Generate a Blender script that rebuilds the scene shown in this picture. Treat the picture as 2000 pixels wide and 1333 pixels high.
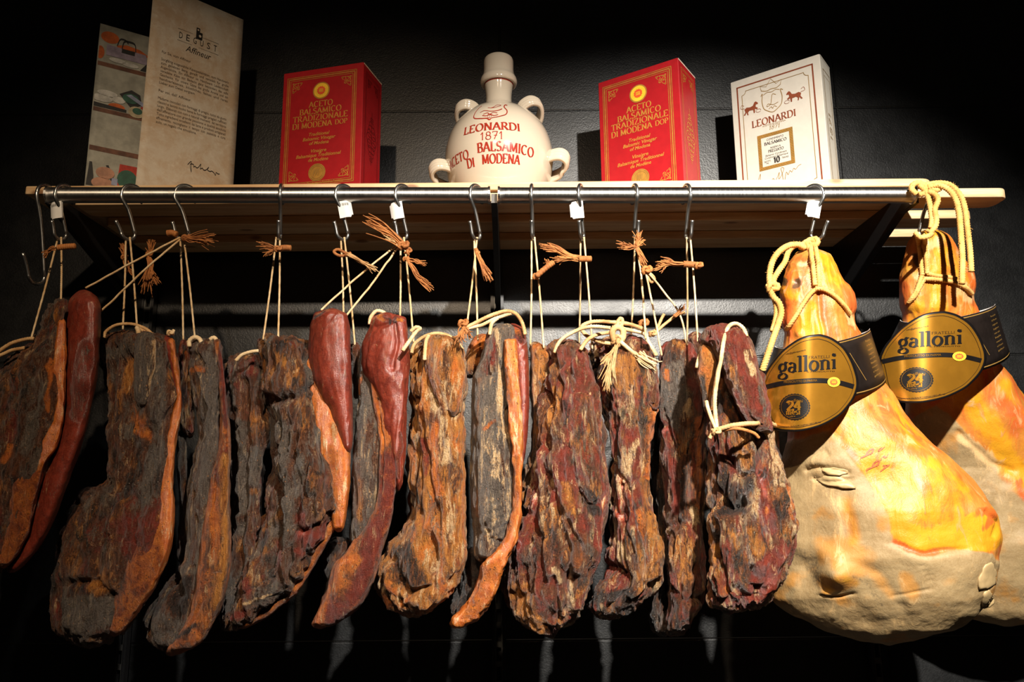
import bpy, math, random
import numpy as np
from mathutils import Vector, Matrix

SC = bpy.context.scene
for o in list(bpy.data.objects):
    bpy.data.objects.remove(o)

# ------------------------------------------------------------------ camera, light, exposure
F = 1550.0
PITCH = math.atan(300 / 1550.0)
ROLL = math.radians(0.5)
CAMZ = 1.5
_d = np.array([0, math.cos(PITCH), math.sin(PITCH)])
_u0 = np.array([0, -math.sin(PITCH), math.cos(PITCH)])
_r0 = np.array([1.0, 0, 0])
_r = math.cos(ROLL) * _r0 - math.sin(ROLL) * _u0
_u = math.sin(ROLL) * _r0 + math.cos(ROLL) * _u0
cam_data = bpy.data.cameras.new('camera')
cam_data.sensor_width = 36
cam_data.lens = 36 * F / 2000
cam_data.clip_start = 0.02
cam = bpy.data.objects.new('camera', cam_data)
SC.collection.objects.link(cam)
cam.matrix_world = Matrix(((_r[0], _u[0], -_d[0], 0), (_r[1], _u[1], -_d[1], 0), (_r[2], _u[2], -_d[2], CAMZ), (0, 0, 0, 1)))
SC.camera = cam

world = bpy.data.worlds.new('dim_shop')
SC.world = world
world.use_nodes = True
world.node_tree.nodes['Background'].inputs[0].default_value = (1.0, 0.86, 0.72, 1)
world.node_tree.nodes['Background'].inputs[1].default_value = 0.006

def spot(name, loc, target, power, angle, blend, color, radius):
    l = bpy.data.lights.new(name, 'SPOT')
    l.energy = power
    l.spot_size = math.radians(angle)
    l.spot_blend = blend
    l.color = color
    l.shadow_soft_size = radius
    o = bpy.data.objects.new(name, l)
    SC.collection.objects.link(o)
    o.location = loc
    o.rotation_euler = (Vector(target) - Vector(loc)).to_track_quat('-Z', 'Y').to_euler()
    return o

spot('track_spotlight', (0.60, -0.40, 2.78), (0.46, 1.5, 1.60), 720, 60, 1.0, (1.0, 0.93, 0.83), 0.028)
spot('track_spotlight_far', (-0.30, -0.60, 2.85), (-0.45, 1.5, 1.55), 145, 62, 1.0, (1.0, 0.76, 0.52), 0.03)

SC.view_settings.view_transform = 'Standard'
SC.view_settings.look = 'None'
SC.view_settings.gamma = 1.0
SC.view_settings.use_curve_mapping = False
SC.view_settings.exposure = 0.0

# ------------------------------------------------------------------ helpers
def P(x, y, Y):
    x = np.asarray(x, float); y = np.asarray(y, float); Y = np.asarray(Y, float)
    v = ((x - 1000) / F)[..., None] * _r + ((666.5 - y) / F)[..., None] * _u + _d
    return np.array([0, 0, CAMZ]) + v * (Y / v[..., 1])[..., None]

def root_loc(o):
    while o.parent:
        o = o.parent
    return np.array(o.location)

def thing(name, label, cat, loc, group=None):
    o = bpy.data.objects.new(name, None)
    o.empty_display_size = 0.03
    SC.collection.objects.link(o)
    o.location = loc
    o['label'] = label
    o['category'] = cat
    if group:
        o['group'] = group
    return o

def mk(name, V, Fc, mat, parent=None, smooth=True, label=None, attrs=None):
    V = np.asarray(V, float)
    if parent is not None:
        V = V - root_loc(parent)
    me = bpy.data.meshes.new(name)
    if isinstance(Fc, np.ndarray):
        n, k = Fc.shape
        me.vertices.add(len(V)); me.vertices.foreach_set('co', V.ravel())
        me.loops.add(n * k); me.loops.foreach_set('vertex_index', Fc.ravel().astype(np.int32))
        me.polygons.add(n)
        me.polygons.foreach_set('loop_start', np.arange(0, n * k, k, dtype=np.int32))
        me.update(calc_edges=True)
    else:
        me.from_pydata([tuple(v) for v in V], [], [tuple(f) for f in Fc])
        me.update()
    if smooth:
        me.polygons.foreach_set('use_smooth', np.ones(len(me.polygons), bool))
    if attrs:
        for k, a in attrs.items():
            at = me.attributes.new(k, 'FLOAT_COLOR', 'POINT')
            at.data.foreach_set('color', np.asarray(a, np.float32).ravel())
    me.materials.append(mat)
    o = bpy.data.objects.new(name, me)
    SC.collection.objects.link(o)
    if parent is not None:
        o.parent = parent
    if label:
        o['label'] = label
    return o

def structure(o):
    o['kind'] = 'structure'
    return o

def box_vf(x0, x1, y0, y1, z0, z1):
    V = [(x, y, z) for z in (z0, z1) for y in (y0, y1) for x in (x0, x1)]
    Fc = [(0, 2, 3, 1), (4, 5, 7, 6), (0, 1, 5, 4), (2, 6, 7, 3), (0, 4, 6, 2), (1, 3, 7, 5)]
    return np.array(V, float), Fc

class MB:
    def __init__(s):
        s.V = []; s.F = []
    def add(s, V, Fc):
        b = sum(len(v) for v in s.V)
        s.V.append(np.asarray(V, float))
        s.F += [tuple(int(i) + b for i in f) for f in Fc]
    def build(s, name, mat, parent=None, smooth=True, label=None):
        return mk(name, np.vstack(s.V), s.F, mat, parent, smooth, label)

def spline(pts, n):
    p = np.asarray(pts, float)
    if len(p) == 2:
        t = np.linspace(0, 1, n)[:, None]
        return p[0] * (1 - t) + p[1] * t
    q = np.vstack([2 * p[0] - p[1], p, 2 * p[-1] - p[-2]])
    seg = len(p) - 1
    t = np.linspace(0, seg, n)
    i = np.minimum(t.astype(int), seg - 1)
    f = (t - i)[:, None]
    a, b, c, d = q[i], q[i + 1], q[i + 2], q[i + 3]
    return 0.5 * (2 * b + (c - a) * f + (2 * a - 5 * b + 4 * c - d) * f ** 2 + (3 * b - a - 3 * c + d) * f ** 3)

def tube_vf(path, rad, sides=8, twist=0.0, lobes=2, amp=0.0, caps=True):
    p = np.asarray(path, float)
    n = len(p)
    T = np.gradient(p, axis=0)
    T /= np.linalg.norm(T, axis=1)[:, None] + 1e-12
    N = np.zeros_like(p)
    a = np.array([0, 0, 1.0]) if abs(T[0][2]) < .9 else np.array([1.0, 0, 0])
    v = a - T[0] * (a @ T[0]); v /= np.linalg.norm(v)
    for i in range(n):
        v = v - T[i] * (v @ T[i]); v /= np.linalg.norm(v) + 1e-12
        N[i] = v
    B = np.cross(T, N)
    L = np.concatenate([[0], np.cumsum(np.linalg.norm(np.diff(p, axis=0), axis=1))])
    th = np.linspace(0, 2 * math.pi, sides, endpoint=False)
    r = np.broadcast_to(np.asarray(rad, float), (n,))
    R = r[:, None] * (1 + amp * np.cos(lobes * (th[None, :] - twist * L[:, None])))
    V = p[:, None, :] + R[..., None] * (np.cos(th)[None, :, None] * N[:, None, :] + np.sin(th)[None, :, None] * B[:, None, :])
    V = V.reshape(-1, 3)
    Fc = []
    for i in range(n - 1):
        for j in range(sides):
            k = (j + 1) % sides
            Fc.append((i * sides + j, i * sides + k, (i + 1) * sides + k, (i + 1) * sides + j))
    if caps:
        Fc.append(tuple(range(sides))[::-1])
        Fc.append(tuple(range((n - 1) * sides, n * sides)))
    return V, Fc

def lathe_vf(prof, cx, cy, n=64):
    prof = np.asarray(prof, float)
    th = np.linspace(0, 2 * math.pi, n, endpoint=False)
    V = np.stack([cx + prof[:, None, 0] * np.cos(th), cy + prof[:, None, 0] * np.sin(th), np.broadcast_to(prof[:, None, 1], (len(prof), n))], -1).reshape(-1, 3)
    Fc = []
    for i in range(len(prof) - 1):
        for j in range(n):
            k = (j + 1) % n
            Fc.append((i * n + j, i * n + k, (i + 1) * n + k, (i + 1) * n + j))
    Fc.append(tuple(range(n))[::-1]); Fc.append(tuple(range((len(prof) - 1) * n, len(prof) * n)))
    return V, Fc

def vnoise(p, seed=0):
    p = np.asarray(p, float)
    i = np.floor(p).astype(np.int64)
    f = p - i
    f = f * f * f * (f * (f * 6 - 15) + 10)
    def h(dx, dy, dz):
        n = ((i[..., 0] + dx) * 374761393 + (i[..., 1] + dy) * 668265263 + (i[..., 2] + dz) * 1440662683 + seed * 974634777) & 0xffffffff
        n = ((n ^ (n >> 13)) * 1274126177) & 0xffffffff
        n = ((n ^ (n >> 16)) * 2246822519) & 0xffffffff
        return ((n ^ (n >> 15)) & 0xffffff) / float(0xffffff)
    x, y, z = f[..., 0], f[..., 1], f[..., 2]
    def L(a, b, t): return a + (b - a) * t
    return L(L(L(h(0, 0, 0), h(1, 0, 0), x), L(h(0, 1, 0), h(1, 1, 0), x), y), L(L(h(0, 0, 1), h(1, 0, 1), x), L(h(0, 1, 1), h(1, 1, 1), x), y), z) * 2 - 1

def fbm(p, seed=0, oc=4):
    s = 0; a = 1.0; t = 0
    for k in range(oc):
        s = s + a * vnoise(p * 2 ** k + 17.3 * k, seed + k); t += a; a *= .5
    return s / t

def ridged(p, seed=0, oc=3):
    s = 0; a = 1.0; t = 0
    for k in range(oc):
        s = s + a * (1 - np.abs(vnoise(p * 2 ** k + 9.1 * k, seed + k))) ** 2; t += a; a *= .5
    return s / t

def sstep(a, b, x):
    t = np.clip((x - a) / (b - a), 0, 1)
    return t * t * (3 - 2 * t)

def seg_dist(px, py, pts):
    d = np.full(np.shape(px), 1e9)
    for (x0, y0), (x1, y1) in zip(pts[:-1], pts[1:]):
        dx, dy = x1 - x0, y1 - y0
        t = np.clip(((px - x0) * dx + (py - y0) * dy) / (dx * dx + dy * dy + 1e-9), 0, 1)
        d = np.minimum(d, np.hypot(px - x0 - t * dx, py - y0 - t * dy))
    return d

def poly_sd(px, py, pts):
    q = list(pts) + [pts[0]]
    d = seg_dist(px, py, q)
    ins = np.zeros(np.shape(px), bool)
    for (x0, y0), (x1, y1) in zip(q[:-1], q[1:]):
        c = ((y0 > py) != (y1 > py))
        with np.errstate(divide='ignore', invalid='ignore'):
            ins ^= c & (px < (x1 - x0) * (py - y0) / ((y1 - y0) + 1e-12) + x0)
    return np.where(ins, -d, d)

# ------------------------------------------------------------------ materials
class NT:
    def __init__(s, name):
        s.m = bpy.data.materials.new(name); s.m.use_nodes = True
        s.t = s.m.node_tree; s.b = s.t.nodes['Principled BSDF']
        s.co = s.n('ShaderNodeTexCoord').outputs['Object']
    def n(s, typ, **kw):
        nd = s.t.nodes.new(typ)
        for k, v in kw.items():
            setattr(nd, k, v)
        return nd
    def link(s, a, b):
        s.t.links.new(a, b)
    def put(s, sock, v):
        if hasattr(v, 'is_linked') or hasattr(v, 'links'):
            s.t.links.new(v, sock)
        else:
            if sock.type == 'RGBA' and len(v) == 3:
                v = (*v, 1)
            sock.default_value = v
    def mapc(s, scale, co=None, loc=(0, 0, 0)):
        nd = s.n('ShaderNodeMapping')
        s.put(nd.inputs[0], co or s.co); nd.inputs['Scale'].default_value = scale; nd.inputs['Location'].default_value = loc
        return nd.outputs[0]
    def noise(s, scale, detail=4, rough=.6, co=None, dist=0.0):
        nd = s.n('ShaderNodeTexNoise')
        s.put(nd.inputs['Vector'], co or s.co)
        nd.inputs['Scale'].default_value = scale; nd.inputs['Detail'].default_value = detail
        nd.inputs['Roughness'].default_value = rough; nd.inputs['Distortion'].default_value = dist
        return nd.outputs[0]
    def math(s, op, a, b=0.0, c=0.0):
        nd = s.n('ShaderNodeMath', operation=op)
        s.put(nd.inputs[0], a); s.put(nd.inputs[1], b)
        if op in ('MULTIPLY_ADD',): s.put(nd.inputs[2], c)
        return nd.outputs[0]
    def rng(s, v, a, b, c=0.0, d=1.0):
        nd = s.n('ShaderNodeMapRange', interpolation_type='SMOOTHSTEP')
        s.put(nd.inputs[0], v); nd.inputs[1].default_value = a; nd.inputs[2].default_value = b
        nd.inputs[3].default_value = c; nd.inputs[4].default_value = d
        return nd.outputs[0]
    def mix(s, f, a, b):
        nd = s.n('ShaderNodeMix', data_type='RGBA')
        s.put(nd.inputs[0], f); s.put(nd.inputs[6], a); s.put(nd.inputs[7], b)
        return nd.outputs[2]
    def mixf(s, f, a, b):
        nd = s.n('ShaderNodeMix', data_type='FLOAT')
        s.put(nd.inputs[0], f); s.put(nd.inputs[2], a); s.put(nd.inputs[3], b)
        return nd.outputs[0]
    def bump(s, h, strength, dist, prev=None):
        nd = s.n('ShaderNodeBump')
        s.put(nd.inputs['Height'], h); s.put(nd.inputs['Strength'], strength); nd.inputs['Distance'].default_value = dist
        if prev is not None: s.put(nd.inputs['Normal'], prev)
        return nd.outputs[0]
    def done(s, col=None, rough=None, metal=None, normal=None, spec=None, coat=None):
        for k, v in (('Base Color', col), ('Roughness', rough), ('Metallic', metal), ('Normal', normal), ('Specular IOR Level', spec), ('Coat Weight', coat)):
            if v is not None: s.put(s.b.inputs[k], v)
        return s.m

def plain(name, col, rough=.5, metal=0.0, var=.12, scale=40, bump=0.0, spec=None, coat=None):
    t = NT(name)
    n = t.noise(scale, 4)
    c = t.mix(t.rng(n, .3, .7), tuple(x * (1 - var) for x in col), tuple(min(1, x * (1 + var)) for x in col))
    nm = t.bump(n, .5, bump) if bump else None
    return t.done(c, rough, metal, nm, spec, coat)

M = {}
def mat_wood():
    t = NT('pine_wood')
    g = t.noise(6, 5, .6, t.mapc((.5, 9, 9)), .4)
    w = t.noise(3, 3, .5, t.mapc((.9, 4, 4), loc=(3, 1, 2)))
    c = t.mix(t.rng(g, .38, .62), (.82, .61, .36), (.70, .45, .22))
    c = t.mix(t.rng(w, .52, .68, 0, .5), c, (.58, .30, .12))
    v = t.n('ShaderNodeTexVoronoi'); t.put(v.inputs['Vector'], t.mapc((6.0, 15, 15))); v.inputs['Scale'].default_value = 1.1
    k = t.rng(v.outputs['Distance'], .06, .15, 1, 0)
    c = t.mix(t.math('MULTIPLY', k, .85), c, (.22, .09, .035))
    fine = t.noise(60, 3, .6, t.mapc((.3, 6, 6)))
    c = t.mix(t.rng(fine, .45, .7, 0, .3), c, (.45, .24, .1))
    return t.done(c, .55, 0.0, t.bump(fine, .3, .0006))
M['wood'] = mat_wood()

def mat_wall():
    t = NT('black_slate_tile')
    n = t.noise(9, 6, .65); f = t.noise(260, 3, .6)
    c = t.mix(t.rng(n, .3, .7), (.0038, .004, .0043), (.0085, .009, .0095))
    c = t.mix(t.rng(f, .4, .7, 0, .5), c, (.016, .0167, .0175))
    sx = t.n('ShaderNodeSeparateXYZ'); t.put(sx.inputs[0], t.co)
    def joint(v, off, step):
        a = t.math('SUBTRACT', v, off)
        a = t.math('DIVIDE', a, step); a = t.math('ADD', a, 50.0); a = t.math('FRACT', a)
        a = t.math('SUBTRACT', a, .5); a = t.math('ABSOLUTE', a)
        return t.rng(a, .5 - .0034 / step, .5 - .0012 / step)
    j = t.math('MAXIMUM', joint(sx.outputs[0], -.027, .89), joint(sx.outputs[2], 1.167, .664))
    c = t.mix(j, c, (.004, .004, .004))
    nm = t.bump(t.math('SUBTRACT', t.math('MULTIPLY', f, .35), j), .8, .0022)
    return t.done(c, t.rng(n, .3, .7, .36, .46), 0.0, nm, .7)
M['wall'] = mat_wall()
M['black_steel'] = plain('black_powder_coated_steel', (.012, .012, .013), .42, 0, .2, 200)

def mat_steel(name, col, rough):
    t = NT(name)
    n = t.noise(30, 4, .6, t.mapc((40, 1, 1)))
    s = t.noise(25, 5, .7, t.mapc((1, 3, 3)))
    r = t.rng(n, .3, .7, rough * .85, rough * 1.2)
    c = t.mix(t.rng(s, .45, .75), col, tuple(x * .75 for x in col))
    if name == 'brushed_steel':
        tg = t.n('ShaderNodeTangent', direction_type='RADIAL', axis='X')
        t.link(tg.outputs[0], t.b.inputs['Tangent']); t.b.inputs['Anisotropic'].default_value = .9; t.b.inputs['Anisotropic Rotation'].default_value = .25
    return t.done(c, r, 1.0, t.bump(n, .15, .0003))
M['rail'] = mat_steel('brushed_steel', (.74, .72, .68), .48)
M['hook'] = mat_steel('hook_steel', (.40, .40, .39), .32)
M['tag'] = plain('white_paper_tag', (.78, .77, .74), .6, 0, .05)
M['ink'] = plain('black_ink', (.02, .018, .016), .5)

def mat_twine(name, a, b, rough=.75):
    t = NT(name)
    n = t.noise(35, 4, .7); f = t.noise(700, 2, .6)
    c = t.mix(t.rng(n, .35, .65), a, b)
    return t.done(c, rough, 0.0, t.bump(f, .7, .0008))
M['twine'] = mat_twine('cotton_twine', (.58, .37, .17), (.38, .19, .065))
M['twine_white'] = mat_twine('pale_twine', (.72, .55, .33), (.54, .34, .15))
M['jute'] = mat_twine('frayed_brown_twine', (.44, .165, .040), (.26, .085, .018))
M['rope'] = mat_twine('yellow_jute_rope', (.66, .40, .12), (.50, .26, .06), .8)

def mat_meat():
    t = NT('cured_meat')
    A = t.n('ShaderNodeAttribute', attribute_name='zone_a'); B = t.n('ShaderNodeAttribute', attribute_name='zone_b')
    sa = t.n('ShaderNodeSeparateColor'); t.link(A.outputs['Color'], sa.inputs[0])
    sb = t.n('ShaderNodeSeparateColor'); t.link(B.outputs['Color'], sb.inputs[0])
    fib = t.noise(98, 6, .76, t.mapc((1.5, 1.5, .36)), 1.3)
    fib2 = t.noise(74, 6, .78, t.mapc((1.7, 1.7, .34), loc=(3, 5, 1)), .8)
    fine = t.noise(360, 4, .75)
    med = t.noise(62, 6, .75, None, .6)
    def w(sock, n, k, lo=.30, hi=.70):
        v = t.math('MULTIPLY_ADD', t.math('SUBTRACT', n, .5), k, sock)
        return t.rng(v, lo, hi)
    wf = w(sa.outputs[0], med, 1.0); wg = w(sa.outputs[1], fib, 2.6); wr = w(sa.outputs[2], med, 1.1)
    wc = w(sb.outputs[0], fib2, 2.4); wp = w(sb.outputs[1], fib2, 3.0); wo = w(sb.outputs[2], fib, 2.4)
    v1 = t.rng(fib, .32, .68); v2 = t.rng(med, .3, .7); v3 = t.rng(fine, .34, .66); v4 = t.rng(fib2, .32, .68)
    c = t.mix(v1, (.016, .006, .004), (.185, .056, .018))
    c = t.mix(t.math('MULTIPLY', v3, .30), c, (.22, .085, .035))
    gold = t.mix(v4, (.16, .042, .008), (.70, .29, .055))
    gold = t.mix(t.math('MULTIPLY', v3, .30), gold, (.56, .17, .022))
    c = t.mix(wo, c, gold)
    red = t.mix(v2, (.085, .008, .005), (.275, .036, .016))
    red = t.mix(t.math('MULTIPLY', v3, .30), red, (.29, .056, .034))
    red = t.mix(t.math('MULTIPLY', v4, .30), red, (.16, .018, .012))
    c = t.mix(t.math('MULTIPLY', wr, .92), c, red)
    fat = t.mix(v2, (.40, .075, .010), (.68, .215, .030))
    fat = t.mix(t.math('MULTIPLY', v4, .35), fat, (.54, .11, .014))
    sp = t.n('ShaderNodeTexVoronoi'); t.put(sp.inputs['Vector'], t.co); sp.inputs['Scale'].default_value = 170
    spk = t.math('MULTIPLY', t.rng(sp.outputs['Distance'], .16, .32, 1, 0), t.rng(med, .47, .60))
    fat = t.mix(t.math('MULTIPLY', spk, .92), fat, (.035, .010, .005))
    c = t.mix(wf, c, fat)
    grey = t.mix(t.math('MULTIPLY_ADD', v3, .45, t.math('MULTIPLY', v4, .55)), (.030, .022, .017), (.235, .198, .158))
    c = t.mix(t.math('MULTIPLY', wg, .9), c, grey)
    pale = t.mix(v3, (.56, .30, .11), (.86, .63, .36))
    c = t.mix(t.math('MULTIPLY', wp, .9), c, pale)
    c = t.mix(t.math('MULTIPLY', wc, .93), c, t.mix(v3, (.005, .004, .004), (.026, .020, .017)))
    sp2 = t.n('ShaderNodeTexVoronoi'); t.put(sp2.inputs['Vector'], t.co); sp2.inputs['Scale'].default_value = 120
    pk = t.math('MULTIPLY', t.rng(sp2.outputs['Distance'], .10, .22, 1, 0), t.rng(fib, .46, .58))
    nr = t.math('SUBTRACT', 1.0, t.math('MULTIPLY', wr, .8))
    c = t.mix(t.math('MULTIPLY', t.math('MULTIPLY', pk, .75), nr), c, (.55, .22, .06))
    sp3 = t.n('ShaderNodeTexVoronoi'); t.put(sp3.inputs['Vector'], t.co); sp3.inputs['Scale'].default_value = 210
    pk3 = t.math('MULTIPLY', t.rng(sp3.outputs['Distance'], .10, .22, 1, 0), t.rng(fib2, .52, .62))
    c = t.mix(t.math('MULTIPLY', t.math('MULTIPLY', pk3, .7), nr), c, (.72, .60, .45))  # pale dots: specular sparkle painted into the colour
    smooth_w = t.math('MAXIMUM', t.rng(sa.outputs[2], .75, 1.05), t.math('MULTIPLY', t.rng(sa.outputs[0], .7, 1.0), .7))
    rough = t.mixf(smooth_w, t.rng(fine, .3, .7, .26, .50), t.rng(fine, .3, .7, .28, .40))
    rough = t.mixf(t.math('MULTIPLY', wg, .7), rough, .43)
    st = t.mixf(smooth_w, 1.0, .30)
    hgt = t.math('MULTIPLY_ADD', fib, 1.0, t.math('MULTIPLY_ADD', fib2, .5, t.math('MULTIPLY', fine, .55)))
    nm = t.bump(hgt, st, .0085)
    return t.done(c, rough, 0.0, nm, .85)
M['meat'] = mat_meat()

def mat_ham():
    t = NT('cured_ham')
    A = t.n('ShaderNodeAttribute', attribute_name='zone_a'); B = t.n('ShaderNodeAttribute', attribute_name='zone_b')
    sa = t.n('ShaderNodeSeparateColor'); t.link(A.outputs['Color'], sa.inputs[0])
    sb = t.n('ShaderNodeSeparateColor'); t.link(B.outputs['Color'], sb.inputs[0])
    med = t.noise(14, 5, .65, None, .8); fib = t.noise(30, 5, .7, t.mapc((1.5, 1.5, .5)), 1.0); fine = t.noise(240, 4, .7)
    def w(sock, n, k):
        return t.rng(t.math('MULTIPLY_ADD', t.math('SUBTRACT', n, .5), k, sock), .26, .74)
    lard = w(sa.outputs[0], med, .30); yel = w(sa.outputs[1], fib, 1.3); red = w(sa.outputs[2], fib, 1.9)
    frost = w(sb.outputs[0], fib, 2.2); dark = w(sb.outputs[1], fine, 1.0); peach = w(sb.outputs[2], med, .9)
    v1 = t.rng(med, .3, .7); v2 = t.rng(fib, .32, .68); v3 = t.rng(fine, .35, .65)
    skin = t.mix(v1, (.40, .105, .013), (.50, .190, .029))
    skin = t.mix(t.math('MULTIPLY', v2, .35), skin, (.53, .26, .07))
    y = t.mix(v1, (.56, .215, .008), (.61, .285, .013))
    c = t.mix(yel, skin, y)
    c = t.mix(t.math('MULTIPLY', red, .85), c, (.50, .085, .018))
    l = t.mix(v1, (.265, .172, .074), (.345, .240, .114))
    l = t.mix(t.math('MULTIPLY', v3, .25), l, (.44, .33, .18))
    l = t.mix(t.math('MULTIPLY', peach, .8), l, (.46, .20, .035))
    c = t.mix(lard, c, l)
    c = t.mix(t.math('MULTIPLY', frost, .85), c, (.57, .37, .165))
    c = t.mix(t.math('MULTIPLY', dark, .9), c, (.06, .04, .022))
    sp = t.n('ShaderNodeTexVoronoi'); t.put(sp.inputs['Vector'], t.co); sp.inputs['Scale'].default_value = 120
    spk = t.math('MULTIPLY', t.rng(sp.outputs['Distance'], .06, .13, 1, 0), t.rng(med, .45, .6))
    c = t.mix(t.math('MULTIPLY', spk, .45), c, (.16, .08, .03))
    hgt = t.math('MULTIPLY_ADD', fib, .6, t.math('MULTIPLY', fine, .25))
    rough = t.mixf(lard, .45, .60)
    m = t.done(c, rough, 0.0, t.bump(hgt, .55, .004), .45)
    return m
M['ham'] = mat_ham()

def mat_parchment():
    t = NT('mottled_parchment')
    n = t.noise(11, 8, .72, None, .3); f = t.noise(70, 5, .7)
    c = t.mix(t.rng(n, .35, .65), (.68, .63, .53), (.56, .42, .28))
    c = t.mix(t.rng(f, .5, .75, 0, .5), c, (.80, .76, .66))
    return t.done(c, .7)
M['parchment'] = mat_parchment()
M['brown_ink'] = plain('brown_print', (.06, .035, .018), .7)
M['concrete'] = plain('printed_grey_concrete', (.40, .40, .34), .6, 0, .25, 25)
M['red_card'] = plain('red_carton', (.37, .010, .014), .38, 0, .06, 60, .0003)
M['red_dark'] = plain('dark_red_print', (.16, .004, .006), .45)
M['gold'] = plain('gold_foil', (.72, .36, .07), .36, .55, .15, 80)
M['gold_print'] = plain('gold_print', (.62, .28, .05), .42, .3, .1, 90)
M['white_card'] = plain('cream_carton', (.62, .58, .50), .42, 0, .03, 60)
M['rust_print'] = plain('rust_brown_print', (.22, .05, .018), .5)
M['olive_gold'] = plain('bronze_print', (.30, .17, .04), .5, .2)
M['dop_yellow'] = plain('yellow_seal', (.85, .52, .03), .5)
M['dop_red'] = plain('orange_red_seal', (.75, .09, .02), .5)
M['cream_edge'] = plain('pale_card_edge', (.75, .55, .45), .6)
M['ceramic'] = plain('cream_glazed_ceramic', (.62, .535, .42), .12, 0, .02, 6, 0, .5, .6)
M['glaze_red'] = plain('brick_red_glaze', (.34, .030, .015), .2, 0, .2, 150)
M['label_gold'] = plain('gold_label_foil', (.47, .215, .022), .24, .72, .08, 30)
M['label_black'] = plain('black_label_print', (.006, .005, .005), .38, 0, .2, 40, 0, .25)
M['band_black'] = plain('black_paper_band', (.010, .007, .006), .40, 0, .2, 40, 0, .25)
M['label_white'] = plain('white_label_back', (.8, .78, .75), .6)

# ------------------------------------------------------------------ flat print (lettering, marks)
def arc(cx, cy, rx, ry, a0, a1, n=14):
    a = np.radians(np.linspace(a0, a1, n))
    return [(cx + rx * math.cos(t), cy + ry * math.sin(t)) for t in a]

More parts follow.
